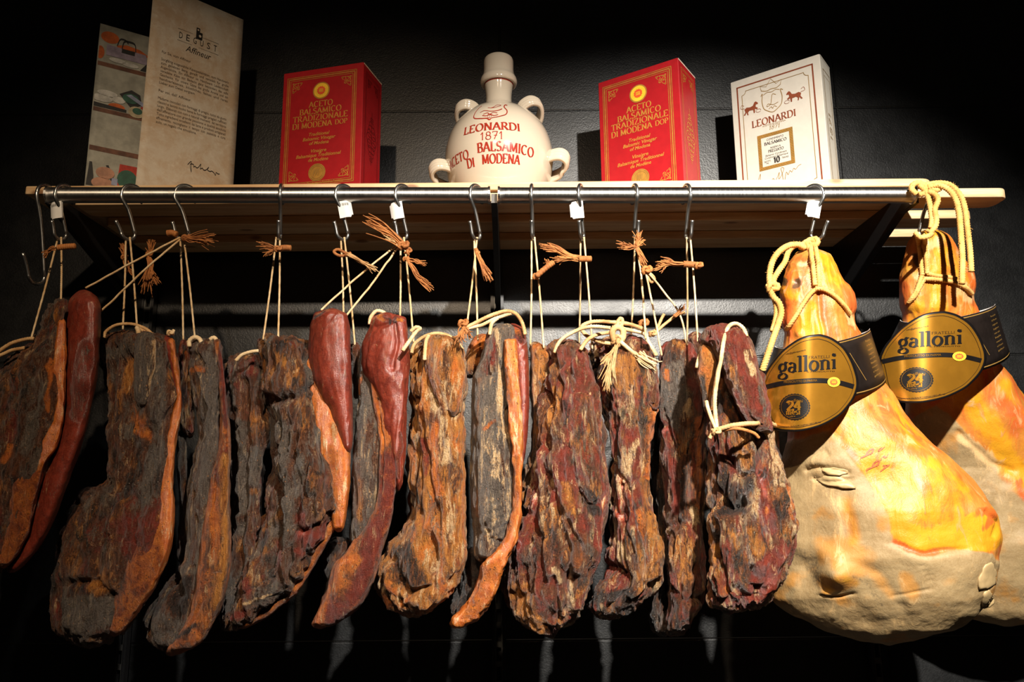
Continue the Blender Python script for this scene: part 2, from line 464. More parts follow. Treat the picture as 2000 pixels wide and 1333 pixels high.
GL = {
 'A': (.78, [[(.04, 0), (.39, 1)], [(.39, 1), (.74, 0)], [(.17, .34), (.61, .34)]], [(.04, 0), (.74, 0)]),
 'B': (.66, [[(.13, 0), (.13, 1)], [(.13, 1)] + arc(.34, .76, .22, .24, 90, -90) + [(.13, .52)], [(.13, .52)] + arc(.36, .26, .26, .26, 90, -90) + [(.13, 0)]], [(.1, 0), (.1, 1)]),
 'C': (.78, [arc(.43, .5, .36, .5, 48, 312)], []),
 'D': (.80, [[(.13, 0), (.13, 1)], [(.13, 1)] + arc(.36, .5, .38, .5, 90, -90) + [(.13, 0)]], [(.1, 0), (.1, 1)]),
 'E': (.66, [[(.13, 0), (.13, 1)], [(.13, 1), (.58, 1), (.58, .86)], [(.13, .52), (.46, .52)], [(.13, 0), (.61, 0), (.61, .16)]], [(.1, 0), (.1, 1)]),
 'F': (.60, [[(.13, 0), (.13, 1)], [(.13, 1), (.56, 1), (.56, .86)], [(.13, .52), (.44, .52)]], [(.13, 0), (.1, 1)]),
 'G': (.82, [arc(.43, .5, .36, .5, 48, 330), [(.74, .42), (.74, .1)], [(.5, .42), (.74, .42)]], []),
 'H': (.80, [[(.13, 0), (.13, 1)], [(.67, 0), (.67, 1)], [(.13, .5), (.67, .5)]], [(.13, 0), (.13, 1), (.67, 0), (.67, 1)]),
 'I': (.30, [[(.15, 0), (.15, 1)]], [(.15, 0), (.15, 1)]),
 'L': (.60, [[(.13, 0), (.13, 1)], [(.13, 0), (.56, 0), (.56, .2)]], [(.1, 0), (.13, 1)]),
 'M': (.98, [[(.12, 0), (.16, 1)], [(.16, 1), (.49, .08)], [(.49, .08), (.82, 1)], [(.82, 1), (.86, 0)]], [(.12, 0), (.86, 0), (.14, 1), (.84, 1)]),
 'N': (.84, [[(.13, 0), (.13, 1)], [(.13, 1), (.71, 0)], [(.71, 0), (.71, 1)]], [(.13, 0), (.11, 1), (.71, 1)]),
 'O': (.86, [arc(.43, .5, .37, .5, 0, 360, 26)], []),
 'P': (.62, [[(.13, 0), (.13, 1)], [(.13, 1)] + arc(.32, .74, .26, .26, 90, -90) + [(.13, .48)]], [(.13, 0), (.1, 1)]),
 'R': (.74, [[(.13, 0), (.13, 1)], [(.13, 1)] + arc(.32, .74, .25, .26, 90, -90) + [(.13, .48)], [(.34, .48), (.68, 0)]], [(.13, 0), (.1, 1), (.68, 0)]),
 'S': (.60, [arc(.30, .75, .21, .25, 30, 270)[:-1] + arc(.30, .25, .24, .25, 90, -150)], []),
 'T': (.70, [[(.35, 0), (.35, 1)], [(.04, .86), (.04, 1), (.66, 1), (.66, .86)]], [(.35, 0)]),
 'U': (.78, [[(.13, 1), (.13, .3)] + arc(.39, .3, .26, .3, 180, 360) + [(.65, 1)]], [(.13, 1), (.65, 1)]),
 'V': (.74, [[(.05, 1), (.37, 0)], [(.37, 0), (.69, 1)]], [(.05, 1), (.69, 1)]),
 'Z': (.68, [[(.08, .86), (.08, 1), (.60, 1)], [(.60, 1), (.06, 0)], [(.06, 0), (.62, 0), (.62, .15)]], []),
 '0': (.62, [arc(.31, .5, .25, .5, 0, 360, 24)], []),
 '1': (.46, [[(.08, .72), (.26, 1)], [(.26, 1), (.26, 0)]], [(.26, 0)]),
 '2': (.62, [arc(.30, .72, .24, .28, 165, -30) + [(.06, 0)], [(.06, .02), (.58, .02), (.58, .14)]], []),
 '4': (.66, [[(.44, 0), (.44, 1)], [(.44, 1), (.04, .30)], [(.04, .30), (.62, .30)]], [(.44, 0)]),
 '7': (.58, [[(.06, .86), (.06, 1), (.54, 1)], [(.54, 1), (.22, 0)], [(.18, .5), (.5, .5)]], []),
 '8': (.62, [arc(.31, .76, .20, .24, 0, 360, 20), arc(.31, .26, .25, .27, 0, 360, 20)], []),
 'g': (.56, [arc(.27, .36, .19, .22, 0, 360, 20), [(.40, .52)] + arc(.50, .60, .07, .06, 200, 20), [(.20, .16), (.14, .06), (.24, .0), (.42, -.03)] + arc(.28, -.22, .24, .17, 60, -270)], []),
 'a': (.54, [arc(.24, .42, .17, .18, 150, 0) + [(.41, .06), (.52, .03)], arc(.23, .17, .17, .16, 60, 330)], []),
 'l': (.30, [[(.15, 0), (.15, 1.02)]], [(.15, 0), (.09, 1.0)]),
 'o': (.62, [arc(.31, .30, .24, .31, 0, 360, 24)], []),
 'n': (.66, [[(.14, 0), (.14, .6)], [(.14, .42)] + arc(.32, .42, .19, .18, 160, 0) + [(.51, 0)]], [(.14, 0), (.10, .6), (.51, 0)]),
 'i': (.32, [[(.16, 0), (.16, .6)], arc(.16, .88, .05, .06, 0, 360, 10)], [(.16, 0), (.12, .6)]),
 'm': (.96, [[(.14, 0), (.14, .6)], [(.14, .42)] + arc(.30, .42, .17, .18, 160, 0) + [(.47, 0)], [(.47, .42)] + arc(.63, .42, .17, .18, 160, 0) + [(.80, 0)]], [(.14, 0), (.47, 0), (.80, 0), (.10, .6)]),
 'e': (.56, [[(.08, .33), (.49, .33)] + arc(.28, .33, .21, .28, 0, 310)], []),
 's': (.46, [arc(.23, .46, .15, .15, 40, 270)[:-1] + arc(.23, .16, .17, .16, 90, -150)], []),
}

class Art:
    """flat lettering and marks in a 2-D frame, later laid on a surface"""
    def __init__(s):
        s.V = []; s.F = []; s.nb = 0
    def _add(s, V, Fc):
        V = np.asarray(V, float).reshape(-1, 2)
        s.F += [tuple(i + s.nb for i in f) for f in Fc]
        s.V.append(V); s.nb += len(V)
    def poly(s, pts):
        s._add(pts, [tuple(range(len(pts)))])
    def stroke(s, pts, w, w1=None, closed=False, pen=None, sub=None):
        p = np.asarray(pts, float)
        if closed: p = np.vstack([p, p[:1]])
        if sub:
            q = [p[0]]
            for a, b in zip(p[:-1], p[1:]):
                k = max(1, int(np.hypot(*(b - a)) / sub))
                q += [a + (b - a) * (i + 1) / k for i in range(k)]
            p = np.array(q)
        T = np.gradient(p, axis=0) if len(p) > 2 else np.repeat([p[1] - p[0]], 2, 0)
        T = T / (np.linalg.norm(T, axis=1)[:, None] + 1e-12)
        N = np.stack([-T[:, 1], T[:, 0]], 1)
        if pen:
            ang, thin = pen
            ww = w * (thin + (1 - thin) * np.abs(T[:, 0] * math.sin(ang) - T[:, 1] * math.cos(ang)))
        else:
            ww = np.linspace(w, w if w1 is None else w1, len(p))
        V = np.stack([p + N * ww[:, None] / 2, p - N * ww[:, None] / 2], 1).reshape(-1, 2)
        s._add(V, [(2 * i, 2 * i + 1, 2 * i + 3, 2 * i + 2) for i in range(len(p) - 1)])
    def rect(s, x0, y0, x1, y1, w, sub=None):
        h = w / 2
        for a, b in (((x0 - h, y0), (x1 + h, y0)), ((x0 - h, y1), (x1 + h, y1)), ((x0, y0), (x0, y1)), ((x1, y0), (x1, y1))):
            s.stroke([a, b], w, sub=sub)
    def disc(s, cx, cy, r, ry=None, n=40):
        s.rings(arc(cx, cy, r, ry or r, 0, 360 * (n - 1) / n, n), cx, cy, 4)
    def rings(s, out, cx, cy, m=6):
        n = len(out); V = []
        for j in range(m):
            q = 1 - j / m
            V += [(cx + (x - cx) * q, cy + (y - cy) * q) for x, y in out]
        V.append((cx, cy))
        Fc = [(j * n + i, j * n + (i + 1) % n, (j + 1) * n + (i + 1) % n, (j + 1) * n + i) for j in range(m - 1) for i in range(n)]
        Fc += [((m - 1) * n + i, (m - 1) * n + (i + 1) % n, m * n) for i in range(n)]
        s._add(V, Fc)
    def text(s, txt, cx, y, h, weight=.17, sp=.08, width=None, thin=.30, serif=.13, xform=None, slant=0.0):
        tot = sum(GL[c][0] + sp if c in GL else .35 for c in txt) - sp
        k = h
        kx = width / tot if width else h
        x = 0.0
        for c in txt:
            if c not in GL:
                x += .35; continue
            w, strokes, ser = GL[c]
            for st in strokes:
                p = []
                for a, b in zip(st[:-1], st[1:]):
                    m = max(1, int(math.hypot(b[0] - a[0], b[1] - a[1]) / .16))
                    p += [(a[0] + (b[0] - a[0]) * i / m, a[1] + (b[1] - a[1]) * i / m) for i in range(m)]
                p.append(st[-1])
                q = [(cx + (x + px - tot / 2) * kx + slant * py * k, y + py * k) for px, py in p]
                if xform: q = [xform(*v) for v in q]
                s.stroke(q, weight * k, pen=(.25, thin))
            for px, py in ser:
                q = [(cx + (x + px + e - tot / 2) * kx + slant * py * k, y + (py + (.02 if py < .3 else -.02)) * k) for e in (-serif, serif)]
                if xform: q = [xform(*v) for v in q]
                s.stroke(q, weight * k * .33)
            x += w + sp
    def btext(s, txt, cx, y, h, width=None, shear=0.0, align='C', xform=None, bold=0.0):
        cu = bpy.data.curves.new('t', 'FONT')
        cu.body = txt; cu.size = 1.0; cu.shear = shear; cu.resolution_u = 2; cu.offset = bold
        ob = bpy.data.objects.new('t', cu)
        me = ob.to_mesh()
        V = np.array([v.co[:2] for v in me.vertices]).reshape(-1, 2)
        Fc = [tuple(p.vertices) for p in me.polygons]
        ob.to_mesh_clear()
        bpy.data.objects.remove(ob); bpy.data.curves.remove(cu)
        if not len(V): return
        k = h / .70
        x0, x1 = V[:, 0].min(), V[:, 0].max()
        kx = width / (x1 - x0) if width else k
        V = np.stack([(V[:, 0] - x0) * kx, V[:, 1] * k + y], 1)
        V[:, 0] += cx - ((x1 - x0) * kx / 2 if align == 'C' else 0)
        if xform: V = np.array([xform(*v) for v in V])
        s._add(V, Fc)
    def emit(s, name, mat, parent, fn, label=None):
        V = np.vstack(s.V)
        return mk(name, fn(V[:, 0], V[:, 1]), s.F, mat, parent, False, label)

# ------------------------------------------------------------------ room
ZT = float(P(1000, 355, 1.56)[2])
YW = 1.94
V, Fc = box_vf(-3.0, 3.0, YW, YW + .08, 0, 3.6)
structure(mk('wall_back', V, Fc, M['wall'], None, False))
V, Fc = box_vf(-3.0, 3.0, -2.5, YW, -.06, 0)
structure(mk('floor', V, Fc, plain('shop_floor', (.34, .29, .24), .5), None, False))

# slotted wall uprights
for k, px in enumerate((288, 971, 1652)):
    X = float(P(px, 600, 1.92)[0])
    t = thing('wall_upright', ['black slotted steel upright on the tiled wall, leftmost of three', 'black slotted steel upright on the wall behind the middle of the rail', 'black slotted steel upright on the wall behind the foremost ham'][k], 'shelf upright', (X, YW - .012, .9), 'slotted wall uprights')
    mb = MB()
    for x0, x1, y0, y1 in ((-.016, -.009, -.024, 0), (.009, .016, -.024, 0), (-.016, .016, -.004, -.0005)):
        mb.add(*box_vf(X + x0, X + x1, YW + y0, YW + y1, .8, ZT - .03))
    mb.build('channel', M['black_steel'], t, False)
    zs = [.80]; z = .82
    while z < ZT - .06:
        zs += [z, z + .012]; z += .042
    V = []; Fc = []
    for zz in zs:
        V += [(X + x, YW + y, zz) for y in (-.020, -.012) for x in (-.0088, -.0055, .0055, .0088)]
    for i in range(len(zs) - 1):
        a = i * 8
        for c in ((0, 1, 2) if i % 2 else (0, 2)):
            Fc += [(a + c, a + c + 1, a + 8 + c + 1, a + 8 + c), (a + 4 + c, a + 12 + c, a + 12 + c + 1, a + 4 + c + 1)]
        if i % 2:
            Fc += [(a + 1, a + 2, a + 6, a + 5), (a + 9, a + 13, a + 14, a + 10)]
        else:
            Fc += [(a + 1, a + 5, a + 13, a + 9), (a + 2, a + 10, a + 14, a + 6)]
        Fc += [(a, a + 8, a + 12, a + 4), (a + 3, a + 7, a + 15, a + 11)]
    mk('slot_web', V, Fc, plain('worn_slot_steel', (.10, .10, .095), .45, .4) if k == 0 else M['slotweb'], t, False)
    if k == 0: M['slotweb'] = bpy.data.materials['worn_slot_steel']

# shelf: wide top board on three slats, on steel brackets
def board_vf(x0, x1, y0, y1, z0, z1, rl, rr, n=8, bev=.0025):
    out = []
    def ring(ins):
        pts = []
        for cx, cy, a0, r in ((x1 - rr, y1 - rr, 0, rr), (x0 + rl, y1 - rl, 90, rl), (x0 + rl, y0 + rl, 180, rl), (x1 - rr, y0 + rr, 270, rr)):
            for i in range(n + 1):
                a = math.radians(a0 + 90 * i / n)
                pts.append((cx + (r - ins) * math.cos(a), cy + (r - ins) * math.sin(a)))
        return pts
    levels = [(z0, bev), (z0 + bev * .3, bev * .3), (z0 + bev, 0), (z1 - bev, 0), (z1 - bev * .3, bev * .3), (z1, bev)]
    V = []; Fc = []
    m = 4 * (n + 1)
    for z, ins in levels:
        V += [(x, y, z) for x, y in ring(ins)]
    for i in range(len(levels) - 1):
        for j in range(m):
            k = (j + 1) % m
            Fc.append((i * m + j, i * m + k, (i + 1) * m + k, (i + 1) * m + j))
    Fc.append(tuple(range(m))[::-1]); Fc.append(tuple(range((len(levels) - 1) * m, len(levels) * m)))
    return np.array(V), Fc

shelf = thing('wall_shelf', 'long pale pine shelf above the steel hanging rail', 'shelf', (0, 1.75, ZT))
V, Fc = board_vf(-1.012, .885, 1.56, 1.90, ZT - .018, ZT, .006, .03)
mk('top_board', V, Fc, M['wood'], shelf, False)
ZS = ZT - .0185
for y0, y1 in ((1.570, 1.638), (1.700, 1.768), (1.830, 1.905)):
    V, Fc = board_vf(-.912, 1.042, y0, y1, ZS - .0205, ZS, .008, .022)
    mk('slat', V, Fc, M['wood'], shelf, False)
RAILX = [float(P(95, 381, 1.5)[0]), float(P(957, 381, 1.5)[0]), float(P(973, 382, 1.5)[0]), float(P(1784, 382, 1.5)[0])]
def zrail(px): return float(P(px, 381.5, 1.5)[2])
for k, px in enumerate((93, 965, 1789)):
    X = float(P(px, 381, 1.5)[0]); zb = ZS - .021
    zr = zrail(px)
    prof = [(1.503, zr + .004), (1.520, zr + .010), (1.575, zb), (YW - .026, zb), (YW - .026, zb - .15), (1.56, zb - .038), (1.503, zr - .015)]
    hw = .006
    V = [(X - hw, y, z) for y, z in prof] + [(X + hw, y, z) for y, z in prof]
    n = len(prof)
    Fc = [tuple(range(n)), tuple(range(n, 2 * n))[::-1]] + [(i, (i + 1) % n + 0, (i + 1) % n + n, i + n) for i in range(n)]
    mk('bracket', V, Fc, M['black_steel'], shelf, False)

for k in range(2):
    xa, xb = RAILX[2 * k] + .0, RAILX[2 * k + 1]
    pa, pb = (95, 957) if k == 0 else (973, 1784)
    za, zb = zrail(pa), zrail(pb)
    t = thing('hanging_rail', ['round brushed steel hanging rail along the left half of the shelf', 'round brushed steel hanging rail along the right half of the shelf'][k], 'rail', ((xa + xb) / 2, 1.5, (za + zb) / 2))
    V, Fc = tube_vf(spline([(xa, 1.5, za), (xb, 1.5, zb)], 40), .0160, 32)
    mk('rail_tube', V, Fc, M['rail'], t)
    for x, z in ((xa, za), (xb, zb)):
        s = 1 if x == xa else -1
        V, Fc = tube_vf(np.array([(x - s * .0005, 1.5, z), (x + s * .0035, 1.5, z)]), .0182, 32)
        mk('end_flange', V, Fc, M['rail'], t, False)

# ------------------------------------------------------------------ goods standing on the shelf
def box_frame(q):
    X, Y, a, w, dd, h = q
    C0 = np.array([X, Y, ZT]); L = np.array([-math.cos(a), math.sin(a), 0]); B = np.array([math.sin(a), math.cos(a), 0])
    def front(u, v):     # u from left edge, v up
        u = np.asarray(u, float); v = np.asarray(v, float)
        return C0 + (w - u)[..., None] * L + v[..., None] * np.array([0, 0, 1.0]) - B * .0005
    def side(u, v):      # u from front edge backwards
        u = np.asarray(u, float); v = np.asarray(v, float)
        return C0 + u[..., None] * B + v[..., None] * np.array([0, 0, 1.0]) - L * .0005
    return C0, L, B, front, side

def carton(t, q, mat, edge):
    C0, L, B, front, side = box_frame(q)
    _, _, _, w, dd, h = q
    e = .0012
    base = []
    for (u, v) in ((0, 0), (0, dd), (w, dd), (w, 0)):
        for du, dv in ((e, 0), (0, e)) if (u == 0) == (v == 0) else ((0, e), (e, 0)):
            uu = u + (du if u == 0 else -du); vv = v + (dv if v == 0 else -dv)
            base.append(C0 + L * uu + B * vv)
    n = len(base)
    V = [b + np.array([0, 0, z]) for z in (0, h - e) for b in base]
    cen = C0 + L * w / 2 + B * dd / 2
    V += [cen + (b - cen) * .985 + np.array([0, 0, h]) for b in base]
    Fc = []
    for k in range(2):
        for j in range(n):
            i = (j + 1) % n
            Fc.append((k * n + j, k * n + i, (k + 1) * n + i, (k + 1) * n + j))
    Fc.append(tuple(range(n))); Fc.append(tuple(range(2 * n, 3 * n))[::-1])
    o = mk('carton_body', V, Fc, mat, t, False)
    # lid fold line along the top of the side
    a = Art(); a.stroke([(.001, h - .0022), (dd - .001, h - .0022)], .0034)
    a.emit('lid_edge', edge, t, side)
    return front, side

def filigree(a, cx, cy, s, fx, fy, w):
    def X(p): return [(cx + fx * s * u, cy + fy * s * v) for u, v in p]
    for p in (arc(.35, .35, .18, .18, 0, 300), arc(.75, .25, .16, .16, 90, 420), arc(.25, .75, .16, .16, 0, 330),
              [(.05, .05), (.3, .12), (.6, .08), (.95, .08)], [(.05, .05), (.12, .3), (.08, .6), (.08, .95)], arc(.62, .62, .14, .14, 0, 340),
              [(.1, .1), (.5, .5), (.7, .7)], arc(.95, .14, .07, .07, 0, 340), arc(.14, .95, .07, .07, 0, 340)):
        a.stroke(X(p), w)

def dop_seal(t, parent_fn, cx, cy, r, ring_mat):
    a = Art(); a.disc(cx, cy, r); a.emit('seal_rim', ring_mat, t, parent_fn)
    up = lambda k: (lambda u, v: parent_fn(u, v) + off * k)
    p0 = parent_fn(np.array([cx, cx + .01, cx]), np.array([cy, cy, cy + .01]))
    nrm = np.cross(p0[1] - p0[0], p0[2] - p0[0]); nrm /= np.linalg.norm(nrm)
    if nrm[1] > 0: nrm = -nrm
    off = nrm * .0004
    a = Art(); a.disc(cx, cy, r * .86); a.emit('seal_field', M['dop_yellow'], t, up(1))
    a = Art()
    st = [(cx + (r * (.52 if i % 2 else .44)) * math.cos(i * math.pi / 12), cy + (r * (.52 if i % 2 else .44)) * math.sin(i * math.pi / 12)) for i in range(24)]
    a.poly(st); a.emit('seal_star', M['dop_red'], t, up(2))
    a = Art()
    for k in (-1, 0, 1):
        a.stroke([(cx - r * .25, cy + k * r * .14), (cx + r * .25, cy + k * r * .14)], r * .07)
    a.emit('seal_lines', M['dop_yellow'], t, up(3))
    return off

def red_box(q, label):
    t = thing('vinegar_box', label, 'box', (q[0], q[1], ZT), 'red balsamic vinegar cartons')
    front, side = carton(t, q, M['red_card'], M['cream_edge'])
    w, dd, h = q[3:]
    s = h / .3009
    a = Art()
    for m, lw in ((.0045, .0014), (.0085, .0024), (.0128, .0011)):
        a.rect((.0068 + m) * s, .0200 + m, w - (.0118 + m) * s, h - (.0105 + m) * s, lw * s)
    a.emit('gold_frame', M['gold'], t, front)
    a = Art()
    i0 = .023 * s
    for fx, fy, cx, cy in ((1, -1, i0, h - .027 * s), (-1, -1, w - .027 * s, h - .027 * s), (-1, 1, w - .027 * s, .0365), (1, 1, i0, .0365)):
        filigree(a, cx, cy, .0245 * s, fx, fy, .0011 * s)
    a.emit('corner_scrollwork', M['gold_print'], t, front)
    cx = .0945 * s
    dop_seal(t, front, .0955 * s, .2465 * s, .0205 * s, M['gold'])
    a = Art()
    for txt, y, ox, ww in (('ACETO', .2085, .001, .0575), ('BALSAMICO', .1925, .0005, .101), ('TRADIZIONALE', .1765, .0005, .132), ('DI MODENA', .1600, -.0185, .0955)):
        a.text(txt, cx + ox * s, y * s, .0134 * s, .19, width=ww * s)
    a.text('DOP', cx + .0515 * s, .1606 * s, .0112 * s, .18, width=.029 * s)
    for txt, y, ww in (('Traditional', .1400, .050), ('Balsamic Vinegar', .1295, .079), ('of Modena', .1190, .047), ('Vinaigre', .1005, .037), ('Balsamique Traditionnel', .0900, .108), ('de Modène', .0795, .048)):
        a.btext(txt, cx, y * s, .0078 * s, ww * s, .25, bold=.016)
    a.btext('Consorzio Produttori Antiche Acetaie', cx, .0265, .0062, .120 * s)
    a.emit('lettering', M['gold_print'], t, front)
    mx, my = cx - .002, .0530 * s
    a = Art(); a.disc(mx, my, .0205 * s); md = a.emit('gold_medal', M['gold'], t, front)
    a = Art()
    a.stroke(arc(mx, my, .0182 * s, .0182 * s, 0, 360, 40), .0009)
    a.stroke(arc(mx, my, .0145 * s, .0145 * s, 0, 360, 40), .0007)
    for k in range(7):
        a.stroke([(mx - .009 * s + .002 * k, my - .008 * s + .0030 * (k % 3)), (mx - .006 * s + .002 * k, my + .009 * s - .002 * (k % 2))], .0009)
    o2 = lambda u, v: front(u, v) + np.array([0, -.0005, 0])
    a.emit('medal_relief', M['olive_gold'], t, o2)
    # side panel: thin frame and an arabesque
    a = Art()
    a.rect(dd * .14, .02, dd * .86, h - .016, .0010)
    a.rect(dd * .18, .024, dd * .82, h - .020, .0007)
    filigree(a, dd * .22, h - .026, .022, 1, -1, .001); filigree(a, dd * .78, h - .026, .022, -1, -1, .001)
    for k in range(9):
        y = h * .30 + k * h * .040; r = .013 * (1 - abs(k - 4) / 5.5)
        a.stroke(arc(dd * .5 - r, y, r, r * .9, 0, 300), .0016); a.stroke(arc(dd * .5 + r, y, r, r * .9, 180, 480), .0016)
    a.stroke([(dd * .5, h * .26), (dd * .5, h * .68)], .0016)
    a.emit('side_ornament', M['gold_print'] if q[0] > 0 else M['red_dark'], t, side)
    return t

red_box((-.3218, 1.6027, .2444, .1958, .0999, .3009), 'red vinegar carton between the parchment letter and the ceramic jug')
red_box((.3773, 1.6263, .5858, .2005, .1057, .3192), 'red vinegar carton standing between the ceramic jug and the cream carton')

def white_box(q):
    t = thing('vinegar_box', 'cream vinegar carton with rust brown frame at the right end of the shelf', 'box', (q[0], q[1], ZT))
    front, side = carton(t, q, M['white_card'], M['white_card'])
    w, dd, h = q[3:]
    a = Art(); a.rect(w * .075, .030, w * .915, h - .020, .0034); a.emit('rust_frame', M['rust_print'], t, front)
    a = Art(); x0, x1, y0, y1 = w * .125, w * .865, .044, h - .034; c = .010
    a.stroke([(x0, y0 + c), (x0, y1 - c)] + arc(x0, y1, c, c, 270, 360, 6) + [(x0 + c, y1), (x1 - c, y1)] + arc(x1, y1, c, c, 180, 270, 6) + [(x1, y1 - c), (x1, y0 + c)] + arc(x1, y0, c, c, 90, 180, 6) + [(x1 - c, y0), (x0 + c, y0)] + arc(x0, y0, c, c, 0, 90, 6) + [(x0, y0 + c)], .0014)
    a.emit('inner_frame', M['olive_gold'], t, front)
    cx, cy = w * .46, h * .768
    a = Art()
    sh = [(-.026, .020), (-.022, .025), (-.024, .006), (-.021, -.012), (-.012, -.021), (0, -.027), (.012, -.021), (.021, -.012), (.024, .006), (.021, .024), (.027, .021)]
    a.stroke(spline([(cx + u, cy + v) for u, v in sh], 50), .0017)
    a.stroke(spline([(cx - .020, cy + .022), (cx - .010, cy + .026), (cx, cy + .024), (cx + .010, cy + .027), (cx + .019, cy + .024)], 24), .0014)
    a.stroke([(cx - .024, cy + .034), (cx - .026, cy + .046), (cx - .012, cy + .041), (cx, cy + .058), (cx + .012, cy + .042), (cx + .025, cy + .048), (cx + .022, cy + .036)], .0013)
    a.stroke(spline([(cx - .024, cy + .034), (cx - .012, cy + .030), (cx, cy + .032), (cx + .012, cy + .031), (cx + .022, cy + .036)], 24), .0016)
    a.stroke(spline([(cx + .010, cy + .014), (cx + .002, cy + .018), (cx - .001, cy + .008), (cx - .004, cy - .006), (cx - .013, cy - .010), (cx - .010, cy - .004), (cx + .002, cy - .009), (cx + .014, cy - .006)], 40), .0014)
    a.stroke(spline([(cx - .009, cy - .017), (cx - .003, cy - .013), (cx, cy - .018), (cx + .004, cy - .013), (cx + .010, cy - .017)], 24), .0013)
    a.emit('crest', M['olive_gold'], t, front)
    a = Art()
    horse = [(-.020, -.012), (-.015, -.004), (-.017, .004), (-.011, .008), (-.002, .006), (.006, .008), (.010, .016), (.014, .018), (.020, .012), (.019, .009), (.014, .009), (.013, .003), (.019, -.002), (.016, -.005), (.011, -.002), (.010, -.013), (.007, -.013), (.006, -.004), (-.004, -.003), (-.008, -.007), (-.007, -.014), (-.010, -.014), (-.012, -.006), (-.016, -.013)]
    for sx, ox in ((1, -.052), (-1, .052)):
        p = [(cx + ox + sx * u * .92, cy - .004 + v * .92) for u, v in horse]
        a.poly(p if sx > 0 else p[::-1])
        a.stroke(spline([(cx + ox - sx * .015, cy + .002), (cx + ox - sx * .024, cy + .004), (cx + ox - sx * .022, cy + .012), (cx + ox - sx * .016, cy + .009)], 20), .0011)
        a.stroke(arc(cx + ox + sx * .018, cy - .013, .006, .004, 0, 330), .0010)
    a.text('LEONARDI', cx, h * .617, .0170, .19, width=.104)
    a.emit('lettering', M['rust_print'], t, front)
    a = Art()
    a.btext('ACETAIE IN MODENA', cx, h * .602, .0036, .055)
    a.text('1871', cx, h * .570, .0100, .14, width=.026, slant=.2)
    sg = [(-.050, -.010), (-.044, .008), (-.040, .016), (-.043, -.004), (-.046, -.016), (-.036, -.004), (-.030, -.010), (-.026, -.002), (-.020, -.008), (-.014, .0), (-.010, -.006), (-.004, .002), (.0, .010), (-.002, -.004), (.004, .002), (.010, .016), (.004, .018), (.006, .004), (.008, -.018), (.014, .006), (.018, .0), (.022, .008), (.026, .004), (.030, .011), (.034, .008), (.040, .014), (.046, .016)]
    a.stroke(spline([(cx + .004 + u * 1.1, h * .222 + v * 1.1) for u, v in sg], 160), .0012)
    a.emit('gold_lettering', M['olive_gold'], t, front)
    x0, x1, y0, y1 = w * .265, w * .655, h * .292, h * .548
    a = Art(); m = .0085
    for p in ([(x0, y0), (x1, y0), (x1, y0 + m), (x0, y0 + m)], [(x0, y1 - m), (x1, y1 - m), (x1, y1), (x0, y1)], [(x0, y0 + m), (x0 + m, y0 + m), (x0 + m, y1 - m), (x0, y1 - m)], [(x1 - m, y0 + m), (x1, y0 + m), (x1, y1 - m), (x1 - m, y1 - m)]):
        a.poly(p)
    a.emit('label_border', M['olive_gold'], t, front)
    a = Art()
    for k in range(14):
        for yy in (y0 + m / 2, y1 - m / 2):
            x = x0 + (k + .5) * (x1 - x0) / 14; a.stroke(arc(x, yy, .0028, .0026, 0, 280, 8), .0009)
        for xx in (x0 + m / 2, x1 - m / 2):
            y = y0 + (k + .5) * (y1 - y0) / 14; a.stroke(arc(xx, y, .0026, .0028, 0, 280, 8), .0009)
    a.emit('border_scrolls', M['gold'], t, lambda u, v: front(u, v) + np.array([0, -.0006, 0]))
    mx = (x0 + x1) / 2; hh = y1 - y0
    a = Art()
    for txt, f, sz, ww in (('CONDIMENTO', .80, .0050, .040), ('RISERVA', .555, .0045, .024), ('Balsamic Condiment', .365, .0045, .050), ('Condiment Balsamique', .295, .0045, .054), ('BOTTI', .20, .0045, .014), ('ML', .155, .003, .006)):
        a.btext(txt, mx - (.021 if txt in ('BOTTI', 'ML') else 0), y0 + hh * f, sz, ww, .15 if 'ondim' in txt else 0)
    a.btext('TRAVASI', mx + .020, y0 + hh * .20, .0045, .015)
    a.text('BALSAMICO', mx, y0 + hh * .68, .0072, .2, width=.052); a.text('PREGIATO', mx, y0 + hh * .455, .0066, .17, width=.036)
    a.text('10', mx, y0 + hh * .14, .0135, .26, width=.014)
    a.emit('label_print', M['ink'], t, front)
    a = Art(); a.rect(dd * .2, .02, dd * .86, h - .030, .0013); a.rect(dd * .27, .02, dd * .79, h - .044, .0008)
    def rot(x, y): return (dd * .53 - (y), h * .52 + (x - 0))
    a.text('1871', 0, -.008, .018, .12, width=.070, xform=lambda x, y: rot(x, y), slant=.2)
    a.emit('side_print', M['olive_gold'], t, side)

white_box((.7126, 1.6668, .6478, .2137, .0782, .3493))

